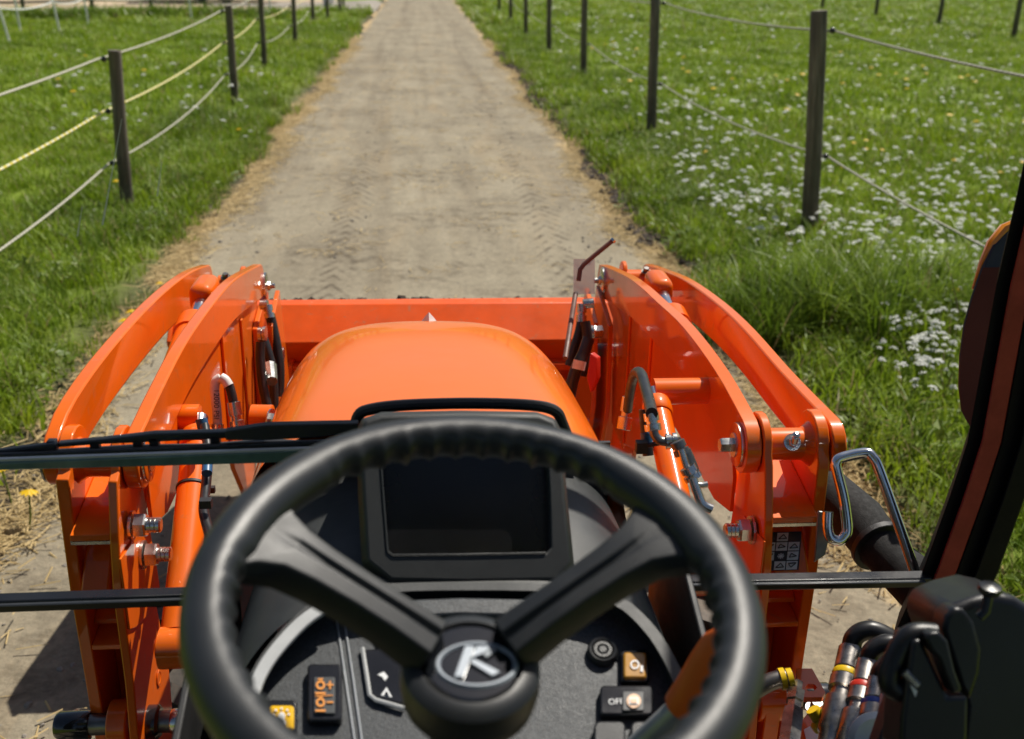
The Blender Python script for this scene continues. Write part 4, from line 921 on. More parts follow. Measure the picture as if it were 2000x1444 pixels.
# --- right side: mirror, door latch
MR = [(1996, 436), (1962, 450), (1937, 478), (1917, 520), (1896, 580), (1881, 635), (1873, 695), (1871, 755), (1877, 803), (1892, 832), (1960, 842), (2090, 760), (2110, 440)]
MD = (at(1935, 620, D=1)-CAM).normalized()
mir = part(MB().slab([at(x, y, D=1.62) for x, y in MR], MD*.05), 'side_mirror', 'black', bevel=.006)
M['mirror_face'] = solid('mirror_red_reflection', (.115, .034, .024), rough=.5, var=.25, spec=.1, scale=6)  # reddish tone is reflected orange put into the mirror's colour
part(MB().slab([at(x+3, y+3, D=1.616) for x, y in MR[3:-1]]+[at(2080, 520, D=1.616)], MD*.003), 'mirror_glass', 'mirror_face', mir)
part(MB().tube([at(x, y, D=1.63) for x, y in ((1990, 437), (1962, 449), (1938, 477), (1919, 515), (1900, 565))], [.010, .010, .009, .006, .002], 10, smooth=0), 'turn_signal_lens', 'amber', mir)
latch = part(MB().slab([at(x, y, D=1.02) for x, y in ((1852, 1262), (1838, 1222), (1852, 1188), (1898, 1170), (1948, 1158), (1986, 1166), (2060, 1215), (2080, 1480), (1870, 1480), (1880, 1380))], FWD*.10), 'door_latch', 'latch', bevel=.012, seg=4)
part(MB().slab([at(x, y, D=1.005) for x, y in ((1843, 1232), (1848, 1205), (1864, 1187), (1882, 1188), (1904, 1216), (1919, 1270), (1915, 1315), (1896, 1372), (1878, 1345))], FWD*.03), 'latch_cheek', 'latch', latch, bevel=.006, seg=3)
part(MB().slab([at(x, y, D=.985) for x, y in ((1782, 1252), (1800, 1248), (1852, 1362), (1892, 1360), (1890, 1480), (1757, 1480), (1762, 1400), (1772, 1320))], FWD*.05), 'latch_wedge', 'latch', latch, bevel=.004, seg=3)
part(MB().slab([at(x, y, D=.975) for x, y in ((1808, 1246), (1816, 1236), (1834, 1234), (1852, 1252), (1866, 1310), (1881, 1350), (1862, 1358), (1846, 1320), (1834, 1288), (1819, 1272))], FWD*.022), 'latch_lever', 'latch', latch, bevel=.004, seg=3)
part(MB().tube([at(x, y, D=1.0) for x, y in ((1826, 1240), (1790, 1238), (1768, 1250), (1748, 1285), (1736, 1318), (1740, 1340), (1762, 1350), (1778, 1344))], .0105, 12, smooth=4), 'latch_frame', 'latch', latch)
part(MB().tube([at(1912, 1206, D=1.0), at(1924, 1194, D=1.0), at(1932, 1156, D=1.0)], .0048, 10), 'lock_stem', 'latch', latch)
part(MB().lathe(at(1932, 1158, D=1.0), (0, 0, 1), [(.009, 0), (.011, .003), (.010, .007), (.002, .009)], 14), 'lock_knob', 'latch', latch)
part(MB().tube([at(1766, 1312, D=.985), at(1792, 1338, D=.985)], .004, 8), 'striker_pin', 'steel', latch)
part(MB().slab([at(x, y, D=.983) for x, y in ((1778, 1338), (1792, 1350), (1788, 1362))], FWD*.002), 'latch_plate', 'white', latch, smooth=False)
part(MB().slab([at(x, y, D=1.12) for x, y in ((1750, 1350), (1790, 1350), (1800, 1500), (1700, 1500))], FWD*.03), 'pillar_foot', 'blue_black', bevel=.004)

# --- hydraulic couplers low on the right
DC = 1.40
cp = [((1663, 1268), (1620, 1470), [(1663, 1262), (1668, 1246), (1684, 1234), (1706, 1232), (1735, 1245), (1765, 1270)], 'yellow'),
      ((1696, 1297), (1655, 1490), [(1696, 1292), (1702, 1274), (1718, 1262), (1740, 1258), (1770, 1268), (1790, 1285)], 'red'),
      ((1716, 1334), (1690, 1500), [(1716, 1328), (1724, 1308), (1742, 1296), (1770, 1294), (1800, 1300)], 'blue_cap'),
      ((1737, 1370), (1722, 1520), [(1737, 1364), (1746, 1344), (1765, 1332), (1790, 1330)], 'steel')]
for k, (t_, b_, hp, colr) in enumerate(cp):
    D_ = DC-.03*k; T_, B_ = at(*t_, D=D_), at(*b_, D=D_-.10); ax = (B_-T_).normalized()
    c = part(MB().lathe(T_, ax, [(.0125, 0), (.0165, .002), (.0165, .034), (.0150, .036), (.0150, .046), (.0185, .047), (.0185, .064), (.0145, .066), (.0145, .078), (.0200, .080), (.0200, .125), (.017, .13), (.017, .19)], 14), 'hydraulic_coupler', 'coupler')
    part(MB().tube([at(x, y, D=D_-(.002*i)) for i, (x, y) in enumerate(hp)], .0125, 12, smooth=5), 'hose', 'hose', c)
    if colr != 'steel': part(MB().lathe(T_+ax*.037, ax, [(.0168, 0), (.0178, .003), (.0168, .008)], 16), 'colour_ring', colr, c)
part(MB().tube([at(x, y, D=DC-.06) for x, y in ((1690, 1340), (1684, 1372), (1672, 1400), (1668, 1444), (1660, 1480))], .0055, 8, smooth=4), 'red_strap', 'red')
part(MB().lathe(at(1612, 1425, D=DC-.05), at(1612, 1425, D=1.2)-at(1640, 1470, D=1.2), [(.011, 0), (.014, .004), (.014, .012), (.009, .016), (.009, .03)], 14), 'dust_cap', 'yellow')
part(MB().lathe(at(1706, 1440, D=1.25), FWD*-1, [(.030, 0), (.032, .006), (.026, .012), (.012, .012)], 20), 'pressure_cap', 'white')
vp = part(MB().slab([at(x, y, Z=.92) for x, y in ((1552, 1425), (1590, 1375), (1640, 1376), (1700, 1380), (1700, 1500), (1500, 1500))], V(0, 0, -.012)), 'valve_plate', 'orange', bevel=.002)
part(MB().bolt(at(1594, 1386, Z=.92), V(0, -.1, 1), .0105, .012), 'bolt', 'steel', vp)
part(MB().slab([at(x, y, Z=.923) for x, y in ((1570, 1425), (1612, 1402), (1640, 1440), (1640, 1490), (1585, 1490))], V(0, 0, -.002)), 'label_plate', 'white', vp, smooth=False)
def holed_plate():
    out = [(1556, 1306), (1586, 1306), (1612, 1352), (1606, 1362), (1572, 1362), (1558, 1340)]
    O = [at(x, y, Z=.975) for x, y in out]; hole = [at(1584+12*math.cos(a_), 1343-8*math.sin(a_), Z=.975) for a_ in [R(120-60*i) for i in range(6)]]
    n = 6; mb = MB(); e = V(0, 0, -.009); vs = O+hole+[p+e for p in O]+[p+e for p in hole]
    fs = []
    for k in range(n):
        j = (k+1) % n; fs += [(k, j, n+j, n+k), (2*n+k, 3*n+k, 3*n+j, 2*n+j), (k, 2*n+k, 2*n+j, j), (n+k, n+j, 3*n+j, 3*n+k)]
    return part(mb.add(vs, fs), 'lug_plate', 'orange')
holed_plate()
# banded hose and steel adapter near the right upright
hh = part(MB().tube([at(x, y, D=1.46) for x, y in ((1470, 1352), (1500, 1334), (1525, 1326), (1545, 1325))], .0125, 12, smooth=4), 'braided_hose', 'dark_steel')
for x_ in (1528, 1542): part(MB().tube([at(x_-5, 1327, D=1.46), at(x_+5, 1325, D=1.46)], .0152, 14), 'clip_band', M['yellow'], hh)
ad = part(MB().lathe(at(1556, 1345, D=1.45), at(1540, 1460, D=1.38)-at(1556, 1345, D=1.45), [(.008, -.01), (.008, .004), (.0125, .005), (.0125, .022), (.010, .024), (.010, .034), (.0135, .036), (.0150, .05), (.0150, .12)], 6), 'pipe_adapter', 'coupler')

# ================================================================== FRONT LOADER
loader = thing('front_loader', 'orange front loader with paired curved lift arms and uprights either side of the hood', 'loader', (0, 1.43, .5))
def lp_(mb, name, mat='orange', parent=None, **k): return mb.build(name, M[mat] if isinstance(mat, str) else mat, parent or loader, **k)
c7 = lambda pts: [(1150+x/3.009, 480+y/3.009) for x, y in pts]
c4 = lambda pts: [(x/3.008, 480+y/3.008) for x, y in pts]
def yz(pts, X): return [(p.y, p.z) for p in (at(x, y, X=X) for x, y in pts)]
def resample(p, n=26):
    q = catmull([V(a_, b_, 0) for a_, b_ in p], 8); L = [0]
    for a_, b_ in zip(q[:-1], q[1:]): L.append(L[-1]+(b_-a_).length)
    out = []
    for i in range(n):
        t = L[-1]*i/(n-1); k = max(0, min(len(L)-2, next((j for j in range(len(L)-1) if L[j+1] >= t-1e-9), len(L)-2))); f = (t-L[k])/max(1e-9, L[k+1]-L[k]); out.append(q[k].lerp(q[k+1], f))
    return [(v.x, v.y) for v in out]
PIVS = {1: (1.428, 1.326), -1: (1.436, 1.318)}
def arm_strip(top, depth, tipd=None):
    """closed outline of a curved flat arm: top edge points from knee to pivot, lower edge a depth below, both ends rounded"""
    t = resample(top); n = len(t); low = []
    for i, (y, z) in enumerate(t):
        a_, b_ = t[max(0, i-1)], t[min(n-1, i+1)]; dx, dz = b_[0]-a_[0], b_[1]-a_[1]; L = math.hypot(dx, dz); nx, nz = -dz/L, dx/L
        if nz > 0: nx, nz = -nx, -nz
        low.append((y+nx*depth, z+nz*depth))
    def capr(p, q, sgn, k=7):
        c = ((p[0]+q[0])/2, (p[1]+q[1])/2); a0 = math.atan2(p[1]-c[1], p[0]-c[0]); r = math.hypot(p[0]-c[0], p[1]-c[1]); return [(c[0]+r*math.cos(a0+sgn*math.pi*i/k), c[1]+r*math.sin(a0+sgn*math.pi*i/k)) for i in range(1, k)]
    return t+capr(t[-1], low[-1], 1)+low[::-1]+capr(low[0], t[0], 1), t, low
XI = {1: .440, -1: .428}; XO = {1: .567, -1: .541}
TOP = {('in', 1): yz(c7([(25, 108), (60, 112), (200, 170), (290, 230), (400, 330), (520, 440), (620, 560), (720, 700), (800, 830), (860, 930), (930, 1060)]), XI[1]),
       ('in', -1): yz(c4([(1535, 108), (1390, 190), (1270, 320), (1100, 560), (960, 830), (880, 1000), (830, 1110)]), -XI[-1]),
       ('out', 1): yz(c7([(330, 108), (420, 140), (560, 200), (740, 330), (900, 480), (1100, 710), (1240, 860), (1390, 1020)]), XO[1]),
       ('out', -1): yz(c4([(1230, 112), (1130, 150), (1010, 235), (870, 365), (720, 530), (560, 730), (420, 945), (320, 1100)]), -XO[-1])}
for s in (1, -1):
    xi, xo = XI[s], XO[s]; PIV = PIVS[s]
    I = lambda a_, b_: (min(s*a_, s*b_), max(s*a_, s*b_))
    tin = TOP[('in', s)]
    tin = [(min(y, 2.76), z) for y, z in tin]
    tin = [q for q in tin if q[0] > PIV[0]+.04]
    o1, t1, l1 = arm_strip(tin+[(PIV[0]-.006, PIV[1]+.043)], .085)
    arm_in = lp_(MB().prism(o1, *I(xi, xi+.022)), 'lift_arm', bevel=.003)
    tout = [(min(y, 2.80), z) for y, z in TOP[('out', s)]]
    tout = [q for q in tout if q[0] > PIV[0]+.04]
    o2, t2, l2 = arm_strip(tout+[(PIV[0]-.004, PIV[1]+.042)], .082)
    arm_out = lp_(MB().prism(o2, *I(xo, xo+.022)), 'lift_arm', bevel=.003)
    # deep gusset plate behind the inner arm, with its upright ribs
    up = [(y, z-.03) for y, z in resample(tin, 12)]
    gus = up + [(1.47, 1.25), (1.47, 1.19), (1.56, 1.165), (1.90, 1.165), (1.97, 1.12), (2.10, .99), (2.38, .89), (2.50, .89), (2.56, 1.15)]
    gp = lp_(MB().prism(gus, *I(xi+.010, xi+.016)), 'arm_gusset', bevel=.001)
    for Y_, z0, z1 in ((2.10, 1.02, 1.275), (2.33, .90, 1.235)): lp_(MB().box((I(xi+.004, xi+.010)[0], Y_-.008, z0), (I(xi+.004, xi+.010)[1], Y_+.008, z1)), 'gusset_rib', parent=gp, bevel=.002)
    # boom legs dropping from the knee to the bucket pins
    for xa, xb, y0, y1 in ((.392, .404, 2.50, 2.62), (.425, .437, 2.48, 2.64), (.52, .532, 2.50, 2.66)):
        lp_(MB().prism([(y0, 1.16), (y1+.05, 1.20), (y1+.12, .95), (y1+.22, .60), (y1+.10, .52), (y0+.06, .75), (y0-.02, .95)], *I(xa, xb)), 'boom_leg', bevel=.002)
    lp_(MB().tube([(s*.39, 2.66, 1.03), (s*.54, 2.66, 1.03)], .018, 14), 'boom_pin', 'steel')
    # knee: cross tube, lug of the bucket cylinder, bolts
    kn = (2.66, 1.214 if s < 0 else 1.222)
    lp_(MB().tube([(s*(xi+.022), *kn), (s*xo, *kn)], .028, 18), 'knee_tube')
    lp_(MB().bolt((s*xi, *kn), (-s, 0, 0), .012, .012, shank=.012), 'bolt', 'steel'); lp_(MB().lathe((s*xi, *kn), (-s, 0, 0), [(.034, 0), (.034, .006), (.020, .009)], 24), 'washer', 'steel')
    lp_(MB().bolt((s*(xo-.022), kn[0]-.02, kn[1]+.028), (0, -.3, 1), .008, .01), 'grease_nipple', 'dark_steel')
    lp_(MB().prism([(kn[0]+.02+.034*math.cos(a_), kn[1]+.012+.034*math.sin(a_)) for a_ in np.linspace(0, 2*math.pi, 18)[:-1]], *I(xi+.048, xi+.060)), 'knee_lug', bevel=.003)
    # bucket (tilt) cylinder between the plates
    XC = .490 if s < 0 else .506
    q1 = at(240, 1012, X=-.490); q1.x = s*XC; q0 = at(400, 574, X=-.490) if s < 0 else at(1286, 562, X=.506)
    cyl = lp_(MB().tube([q1, q1.lerp(q0, .78)], .029, 22), 'tilt_cylinder'); lp_(MB().lathe(q1.lerp(q0, .76), q0-q1, [(.033, 0), (.033, .05), (.026, .055)], 22), 'cylinder_gland', 'orange', cyl)
    lp_(MB().tube([q1.lerp(q0, .8), q0], .016, 16), 'piston_rod', 'chrome', cyl)
    lp_(MB().slab([q0+V(-s*.026, -.05, .030), q0+V(-s*.026, .05, .034), q0+V(-s*.026, .06, -.03), q0+V(-s*.026, -.05, -.034)], (s*.052, 0, 0)), 'cylinder_clevis', 'orange', cyl, bevel=.020, seg=4)
    # lift cylinder on the inside of the upright
    a0, a1 = (at(347, 1240, X=-.388), at(391, 815, X=-.405)) if s < 0 else (at(1350, 1100, X=.345), at(1276, 765, X=.350))
    cr_ = .0245 if s < 0 else .0205; lc = lp_(MB().tube([a0, a0.lerp(a1, .86)], cr_, 24), 'lift_cylinder'); lp_(MB().lathe(a0.lerp(a1, .84), a1-a0, [(cr_+.002, 0), (cr_+.004, .004), (cr_+.004, .02), (cr_+.002, .03), (cr_-.004, .036)], 24), 'cylinder_gland', 'orange', lc)
    lp_(MB().tube([a0.lerp(a1, .86), a1], .0135, 14), 'piston_rod', 'chrome', lc)
    lp_(MB().tube([a1, V(s*(xi+.012), a1.y, a1.z)], .022, 16), 'cylinder_pin', 'orange', lc)
    e_ = a0-(a1-a0).normalized()*.02; lp_(MB().tube([e_-V(.022, 0, 0), e_+V(.022, 0, 0)], .030, 18), 'cylinder_eye', 'orange', lc)
    m_ = a0.lerp(a1, .63); d_ = (a1-a0).normalized(); lp_(MB().lathe(m_, d_, [(cr_+.0008, 0), (cr_+.002, .001), (cr_+.002, .005), (cr_+.0008, .006)], 24), 'cable_tie', 'rubber', lc); lp_(MB().box(m_+V(-.006+s*-.029, -.004, -.005), m_+V(.006+s*-.029, .005, .005)), 'cable_tie_head', 'rubber', lc)
    # uprights
    def topround(y0, y1, cy, cz, r): return [(cy+r*math.cos(a_), cz+r*math.sin(a_)) for a_ in np.linspace(0, math.pi, 9)]
    inner = [(1.30, .45), (1.315, .90), (1.330, 1.01), (1.330, 1.158), (1.348, 1.24), (1.372, 1.315)]+topround(0, 0, PIV[0], PIV[1]+.004, .046)[::-1]+[(1.492, 1.234), (1.509, 1.113), (1.487, 1.043), (1.515, .90), (1.50, .76), (1.50, .45)]
    iu = lp_(MB().prism(inner, *I(xi+.024, xi+.037)), 'upright_plate', bevel=.002)
    outer = [(1.375, .45), (1.385, .80), (1.378, 1.0), (1.372, 1.14), (1.376, 1.24), (1.380, 1.315)]+topround(0, 0, PIV[0]+.005, PIV[1]+.004, .046)[::-1]+[(1.50, 1.21), (1.53, 1.17), (1.56, 1.12), (1.56, .45)]
    ou = lp_(MB().prism(outer, *I(xo-.021, xo-.003)), 'upright_plate', bevel=.002)
    lp_(MB().prism([(1.333, 1.10), (1.333, 1.215), (1.44, 1.20), (1.50, 1.12), (1.505, 1.055), (1.46, 1.05), (1.36, 1.085)], *I(xi+.0205, xi+.0238)), 'bracket_plate', parent=iu, bevel=.001)
    # pivot pin, washers, bolts and grease nipple
    lp_(MB().tube([(s*(xi+.037), *PIV), (s*(xo-.021), *PIV)], .0245, 24), 'pivot_tube'); lp_(MB().lathe((s*(xo-.021), *PIV), (-s, 0, 0), [(.034, 0), (.030, .004), (.0245, .012)], 24), 'weld_fillet')
    lp_(MB().lathe((s*xi, *PIV), (-s, 0, 0), [(.033, 0), (.033, .006), (.031, .007), (.008, .007)], 30), 'pivot_washer', 'orange'); lp_(MB().lathe((s*(xi-.0005), *PIV), (-s, 0, 0), [(.0335, 0), (.0338, .002), (.0338, .0045), (.033, .0048)], 30), 'washer_ring', 'steel')
    lp_(MB().bolt((s*(xi-.007), *PIV), (-s, 0, 0), .0115, .020), 'bolt', 'steel'); lp_(MB().bolt((s*(xo+.022), *PIV), (s, 0, 0), .012, .012), 'bolt', 'steel'); lp_(MB().lathe((s*(xo+.022), *PIV), (s, 0, 0), [(.030, 0), (.030, .003), (.01, .003)], 24), 'washer', 'steel')
    gn = lp_(MB().bolt((s*(xi+xo+.02)/2, PIV[0]-.020, PIV[1]+.012), (0, -.85, .4), .008, .009), 'grease_nipple', 'steel'); lp_(MB().lathe((s*(xi+xo+.02)/2, PIV[0]-.030, PIV[1]+.016), (0, -.3, .95), [(.005, 0), (.005, .010), (.0035, .012), (.006, .016), (.002, .019)], 10), 'nipple_tip', 'steel', gn)
    # cross plates between the upright plates
    X0, X1 = xi+.0375, xo-.0215
    lp_(MB().prism([(1.352, 1.232), (1.50, 1.262), (1.50, 1.272), (1.352, 1.243)], *I(X0, X1)), 'cross_plate', bevel=.001)
    lp_(MB().prism([(1.352, 1.228), (1.366, 1.230), (1.366, 1.236), (1.352, 1.234)], *I(X0, X1)), 'cross_rod', 'steel')
    lp_(MB().prism([(1.422, 1.224), (1.432, 1.218), (1.355, 1.132), (1.345, 1.140)], *I(X0+.012, X1-.002)), 'receiver_plate', bevel=.004)
    lp_(MB().prism([(1.40, 1.066), (1.52, 1.118), (1.52, 1.126), (1.40, 1.074)], *I(X0, X1)), 'cross_plate', bevel=.001)
    lp_(MB().prism([(1.375, 1.038), (1.46, 1.052), (1.46, 1.060), (1.375, 1.046)], *I(X0, X1)), 'cross_plate', bevel=.001)
    lp_(MB().prism([(1.47, .50), (1.48, .50), (1.48, 1.05), (1.47, 1.05)], *I(X0, X1)), 'back_web', bevel=.001)
    # lower mounting pin with boss
    pz = (1.375, .905)
    lp_(MB().tube([(s*(xi+.05), *pz), (s*(xo-.034), *pz)], .036, 24), 'pin_boss', bevel=.002); lp_(MB().prism([(pz[0]-.036, pz[1]), (pz[0]-.03, .70), (pz[0]+.03, .70), (pz[0]+.036, pz[1])], *I(xi+.057, xi+.082)), 'boss_lug', bevel=.002)
    pn = lp_(MB().tube([(s*(xi-.035), *pz), (s*(xo+.048), *pz)], .0165, 18), 'mounting_pin', 'dark_steel'); lp_(MB().lathe((s*(xo-.003), *pz), (s, 0, 0), [(.019, 0), (.021, .004), (.021, .045), (.018, .05), (.012, .05)], 20), 'pin_head', 'black_gloss', pn); lp_(MB().lathe((s*(xi+.024), *pz), (-s, 0, 0), [(.026, 0), (.026, .014), (.022, .018)], 20), 'pin_collar', 'black_gloss', pn); lp_(MB().lathe((s*(xi-.010), *pz), (-s, 0, 0), [(.018, 0), (.019, .003), (.019, .012), (.017, .014), (.017, .016), (.019, .018), (.019, .03), (.015, .032)], 20), 'pin_end', 'steel', pn)
    hk = [at(x, y, X=-.60) for x, y in ((168, 1392), (150, 1392), (138, 1404), (138, 1424), (150, 1437), (172, 1440))]
    lp_(MB().tube([V(s*-p.x, p.y, p.z) for p in hk], .0065, 8, smooth=4), 'lock_hook', 'steel')
    # big stud bolts on the inner face
    for Y_, Z_ in ((1.395, 1.233), (1.432, 1.163)) if s < 0 else ((1.385, 1.205),):
        bo = lp_(MB().lathe((s*(xi+.020), Y_, Z_), (-s, 0, 0), [(.0215, 0), (.0215, .004), (.012, .004)], 22), 'washer', 'steel'); lp_(MB().bolt((s*(xi+.016), Y_, Z_), (-s, 0, 0), .0185, .016, washer=False, shank=.020), 'nut', 'steel', bo)
    for Y_, Z_ in ((1.46, .98), (1.45, .93)): lp_(MB().lathe((s*(xi+.023), Y_, Z_), (-s, 0, 0), [(.013, 0), (.013, .001), (.009, .0012), (.008, .0005)], 14), 'hole_rim', parent=iu)
# decal with loader symbols on the right receiver plate
def decal():
    rn = V(0, -.084, .077).normalized(); r0_ = V(0, 1.422, 1.224)
    P_ = lambda x, y: onplane(x, y, r0_+rn*.0012, rn)
    d = lp_(MB().slab([P_(1492, 1040), (P_(1566, 1038)), P_(1560, 1113), P_(1484, 1116)], -rn*.0006), 'symbol_decal', 'decal', smooth=False)
    Q = lambda u, v, dy: P_(1492+74*u-8*v, 1040+76*v-2*u)+rn*dy
    def quad(u0, v0, u1, v1, mat, dy, nm): return lp_(MB().slab([Q(u0, v0, dy), Q(u1, v0, dy), Q(u1, v1, dy), Q(u0, v1, dy)], (0, .0004, 0)), nm, mat, d, smooth=False)
    cells = [(1, 0), (0, 1), (1, 1), (2, 1), (0, 2), (2, 2), (1, 3), (2, 3)]
    for i, (cx, cy) in enumerate(cells):
        u0, v0 = .04+cx*.32, .03+cy*.245; quad(u0, v0, u0+.29, v0+.215, 'icon', .0010, 'symbol_cell')
        k = i % 3; pts = [[(.04, .16), (.16, .05), (.25, .15)], [(.04, .06), (.12, .16), (.25, .05)], [(.05, .15), (.10, .05), (.24, .12)]][k]
        mb = MB()
        for (a_, b_), (c_, e2) in zip(pts, pts[1:]+pts[:1]):
            L = V(c_-a_, e2-b_, 0); nx, ny = -L.y/L.length*.010, L.x/L.length*.010
            mb.slab([Q(u0+a_+nx, v0+b_+ny, .0022), Q(u0+c_+nx, v0+e2+ny, .0022), Q(u0+c_-nx, v0+e2-ny, .0022), Q(u0+a_-nx, v0+b_-ny, .0022)], (0, .0004, 0))
        lp_(mb, 'loader_symbol', 'decal', d, smooth=False)
    mb = MB(); u0, v0 = .36+.145, .52+.11
    for k in range(4):
        a_ = k*math.pi/4; dx, dy_ = .09*math.cos(a_), .075*math.sin(a_); nx, ny = -.012*math.sin(a_), .012*math.cos(a_)
        mb.slab([Q(u0-dx+nx, v0-dy_+ny, .0010+k*.0003), Q(u0+dx+nx, v0+dy_+ny, .0010+k*.0003), Q(u0+dx-nx, v0+dy_-ny, .0010+k*.0003), Q(u0-dx-nx, v0-dy_-ny, .0010+k*.0003)], (0, .0002, 0))
    lp_(mb, 'star_symbol', 'icon', d, smooth=False)
decal()

# --- hoses and pipes of the loader
def hose(pts, D, r, mat, name='hose', parent=None, sm=5):
    P_ = [at(x, y, D=(D[0]+(D[1]-D[0])*i/(len(pts)-1)) if isinstance(D, tuple) else D) for i, (x, y) in enumerate(pts)]
    return lp_(MB().tube(P_, r, 12, smooth=sm), name, mat, parent)
def fitting(p, q, D, prof, mat='steel', name='hose_fitting', parent=None, seg=12):
    a_, b_ = at(*p, D=D), at(*q, D=D); L = (b_-a_).length; return lp_(MB().lathe(a_, b_-a_, [(r_, t*L) for r_, t in prof], seg), name, mat, parent)
SL = [(.8, 0), (1, .05), (1, .95), (.8, 1)]
sl_ = lambda r: [(r*a_, t) for a_, t in SL]
nutp = lambda r: [(r*.8, 0), (r, .02), (r, .45), (r*.75, .46), (r*.75, .6), (r*1.1, .62), (r*1.1, .98), (r*.8, 1)]
# left U-bend
h1 = hose([(425, 832), (423, 800), (419, 765), (421, 746), (431, 738)], 1.84, .0082, 'white_hose'); hose([(431, 738), (444, 746), (452, 768), (458, 800)], 1.84, .0080, 'hose', 'hose_bend', h1)
hose([(431.5, 737.8), (440, 743), (447, 754)], 1.836, .0086, 'white_hose', 'hose_wrap', h1)
fitting((424, 828), (423, 850), 1.84, nutp(.0115), parent=h1); fitting((456, 785), (466, 845), 1.84, nutp(.0115), parent=h1); fitting((438, 838), (440, 850), 1.84, sl_(.010), parent=h1)
text('12000 PSI', at(422.5, 790, D=1.828), UPV*-1, RGT, .013, 'decal', 'hose_lettering', h1)
# left knee hoses
h2 = hose([(527, 615), (533, 640), (541, 680), (546, 720), (545, 775)], 2.62, .0125, 'hose'); fitting((508, 596), (524, 596), 2.6, sl_(.012), parent=h2); fitting((522, 596), (527, 622), 2.6, nutp(.012), parent=h2)
h3 = hose([(509, 668), (508, 700), (513, 750), (521, 790), (527, 825)], 2.45, .0110, 'hose'); fitting((505, 652), (520, 652), 2.5, nutp(.016), parent=h3)
hose([(514, 660), (524, 690), (533, 730), (536, 800)], 2.58, .011, 'hose')
lp_(MB().bolt(at(528, 820, D=2.1), (1, -.3, 0), .014, .012, shank=.012), 'bolt', 'steel'); lp_(MB().lathe(at(512, 818, D=2.12), (1, -.1, 0), [(.028, -.02), (.028, .02), (.018, .024)], 20), 'pin_boss')
lp_(MB().tube([at(527, 716, D=2.5), at(531, 745, D=2.45)], [.016, .013], 10), 'pipe_elbow', 'steel')
# blue sheathed hose down the left lift cylinder
h4 = hose([(400, 832), (406, 880), (404, 930), (400, 970), (398, 1000), (408, 1040), (416, 1070)], (1.66, 1.42), .0072, 'hose'); hose([(405, 905), (404, 925)], (1.57, 1.555), .0078, 'blue', 'hose_sheath', h4); hose([(393, 818), (399, 845)], 1.72, .0095, 'blue', 'hose_sheath', h4)
lp_(MB().box(at(402, 983, D=1.48)-V(.008, .006, .006), at(402, 983, D=1.48)+V(.008, .006, .006)), 'cable_tie', 'rubber', h4)
# right U-bend, sleeve, elbow, tee and pipes
h5 = hose([(1226, 800), (1230, 770), (1236, 742), (1243, 728), (1252, 731), (1260, 756), (1268, 785), (1273, 808)], (1.90, 1.45), .0085, 'hose')
fitting((1228, 775), (1218, 840), 1.93, nutp(.012), parent=h5); fitting((1271, 806), (1276, 842), 1.46, nutp(.0105), parent=h5)
h6 = hose([(1276, 840), (1280, 852), (1290, 861), (1304, 863)], 1.44, .0062, 'dark_steel', 'steel_pipe'); fitting((1300, 863), (1322, 862), 1.44, nutp(.0105), parent=h6)
fitting((1322, 862), (1334, 888), 1.42, nutp(.0100), 'dark_steel', parent=h6); hose([(1330, 878), (1342, 915), (1352, 935)], 1.40, .0045, 'steel', 'steel_pipe', h6)
hose([(1337, 880), (1348, 905), (1356, 930)], 1.42, .0085, 'dark_steel', 'pipe_sleeve', h6); fitting((1342, 912), (1356, 936), 1.40, nutp(.011), parent=h6); hose([(1353, 934), (1362, 962), (1372, 985), (1390, 995)], 1.38, .0062, 'steel', 'steel_pipe', h6)
hose([(1338, 875), (1345, 920), (1354, 943), (1368, 948), (1382, 946)], 1.46, .0042, 'steel', 'steel_pipe', h6)
h7 = hose([(1258, 800), (1262, 850), (1266, 890)], 1.50, .0078, 'hose'); hose([(1262, 846), (1264, 868)], 1.48, .0084, 'blue', 'hose_sheath', h7); lp_(MB().tube([at(1250, 873, D=1.46), at(1330, 858, D=1.44)], .0035, 6), 'cable_tie', 'rubber', h7); lp_(MB().box(at(1253, 873, D=1.46)-V(.008, .006, .008), at(1253, 873, D=1.46)+V(.008, .006, .008)), 'cable_tie_head', 'rubber', h7)
# right knee hoses
h8 = hose([(1136, 625), (1131, 650), (1122, 680), (1112, 715)], 2.55, .0115, 'hose'); fitting((1160, 592), (1138, 594), 2.55, sl_(.012), parent=h8); fitting((1137, 594), (1135, 630), 2.55, nutp(.0115), parent=h8)
h9 = hose([(1143, 628), (1147, 660), (1142, 700), (1136, 735)], 2.52, .0120, 'hose'); fitting((1160, 648), (1142, 650), 2.55, nutp(.016), parent=h9); lp_(MB().lathe(at(1175, 648, D=2.6), (-1, -.2, 0), [(.016, 0), (.016, .02)], 6), 'bolt', 'steel')
hose([(1150, 660), (1140, 690), (1128, 715), (1118, 745), (1112, 775)], 2.42, .014, 'hose'); hose([(1133, 705), (1129, 722)], 2.40, .0150, 'white_hose', 'hose_tag', h9, 1)
lp_(MB().slab([at(x, y, D=2.3) for x, y in ((1153, 690), (1166, 700), (1166, 740), (1153, 768), (1146, 740))], V(.01, .01, 0)), 'red_guard', 'red', bevel=.002)
M['clear_plate'] = solid('clear_pale_plate', (.75, .82, .82), rough=.3, var=.05); M['clear_plate'].node_tree.nodes['Principled BSDF'].inputs['Alpha'].default_value = .45
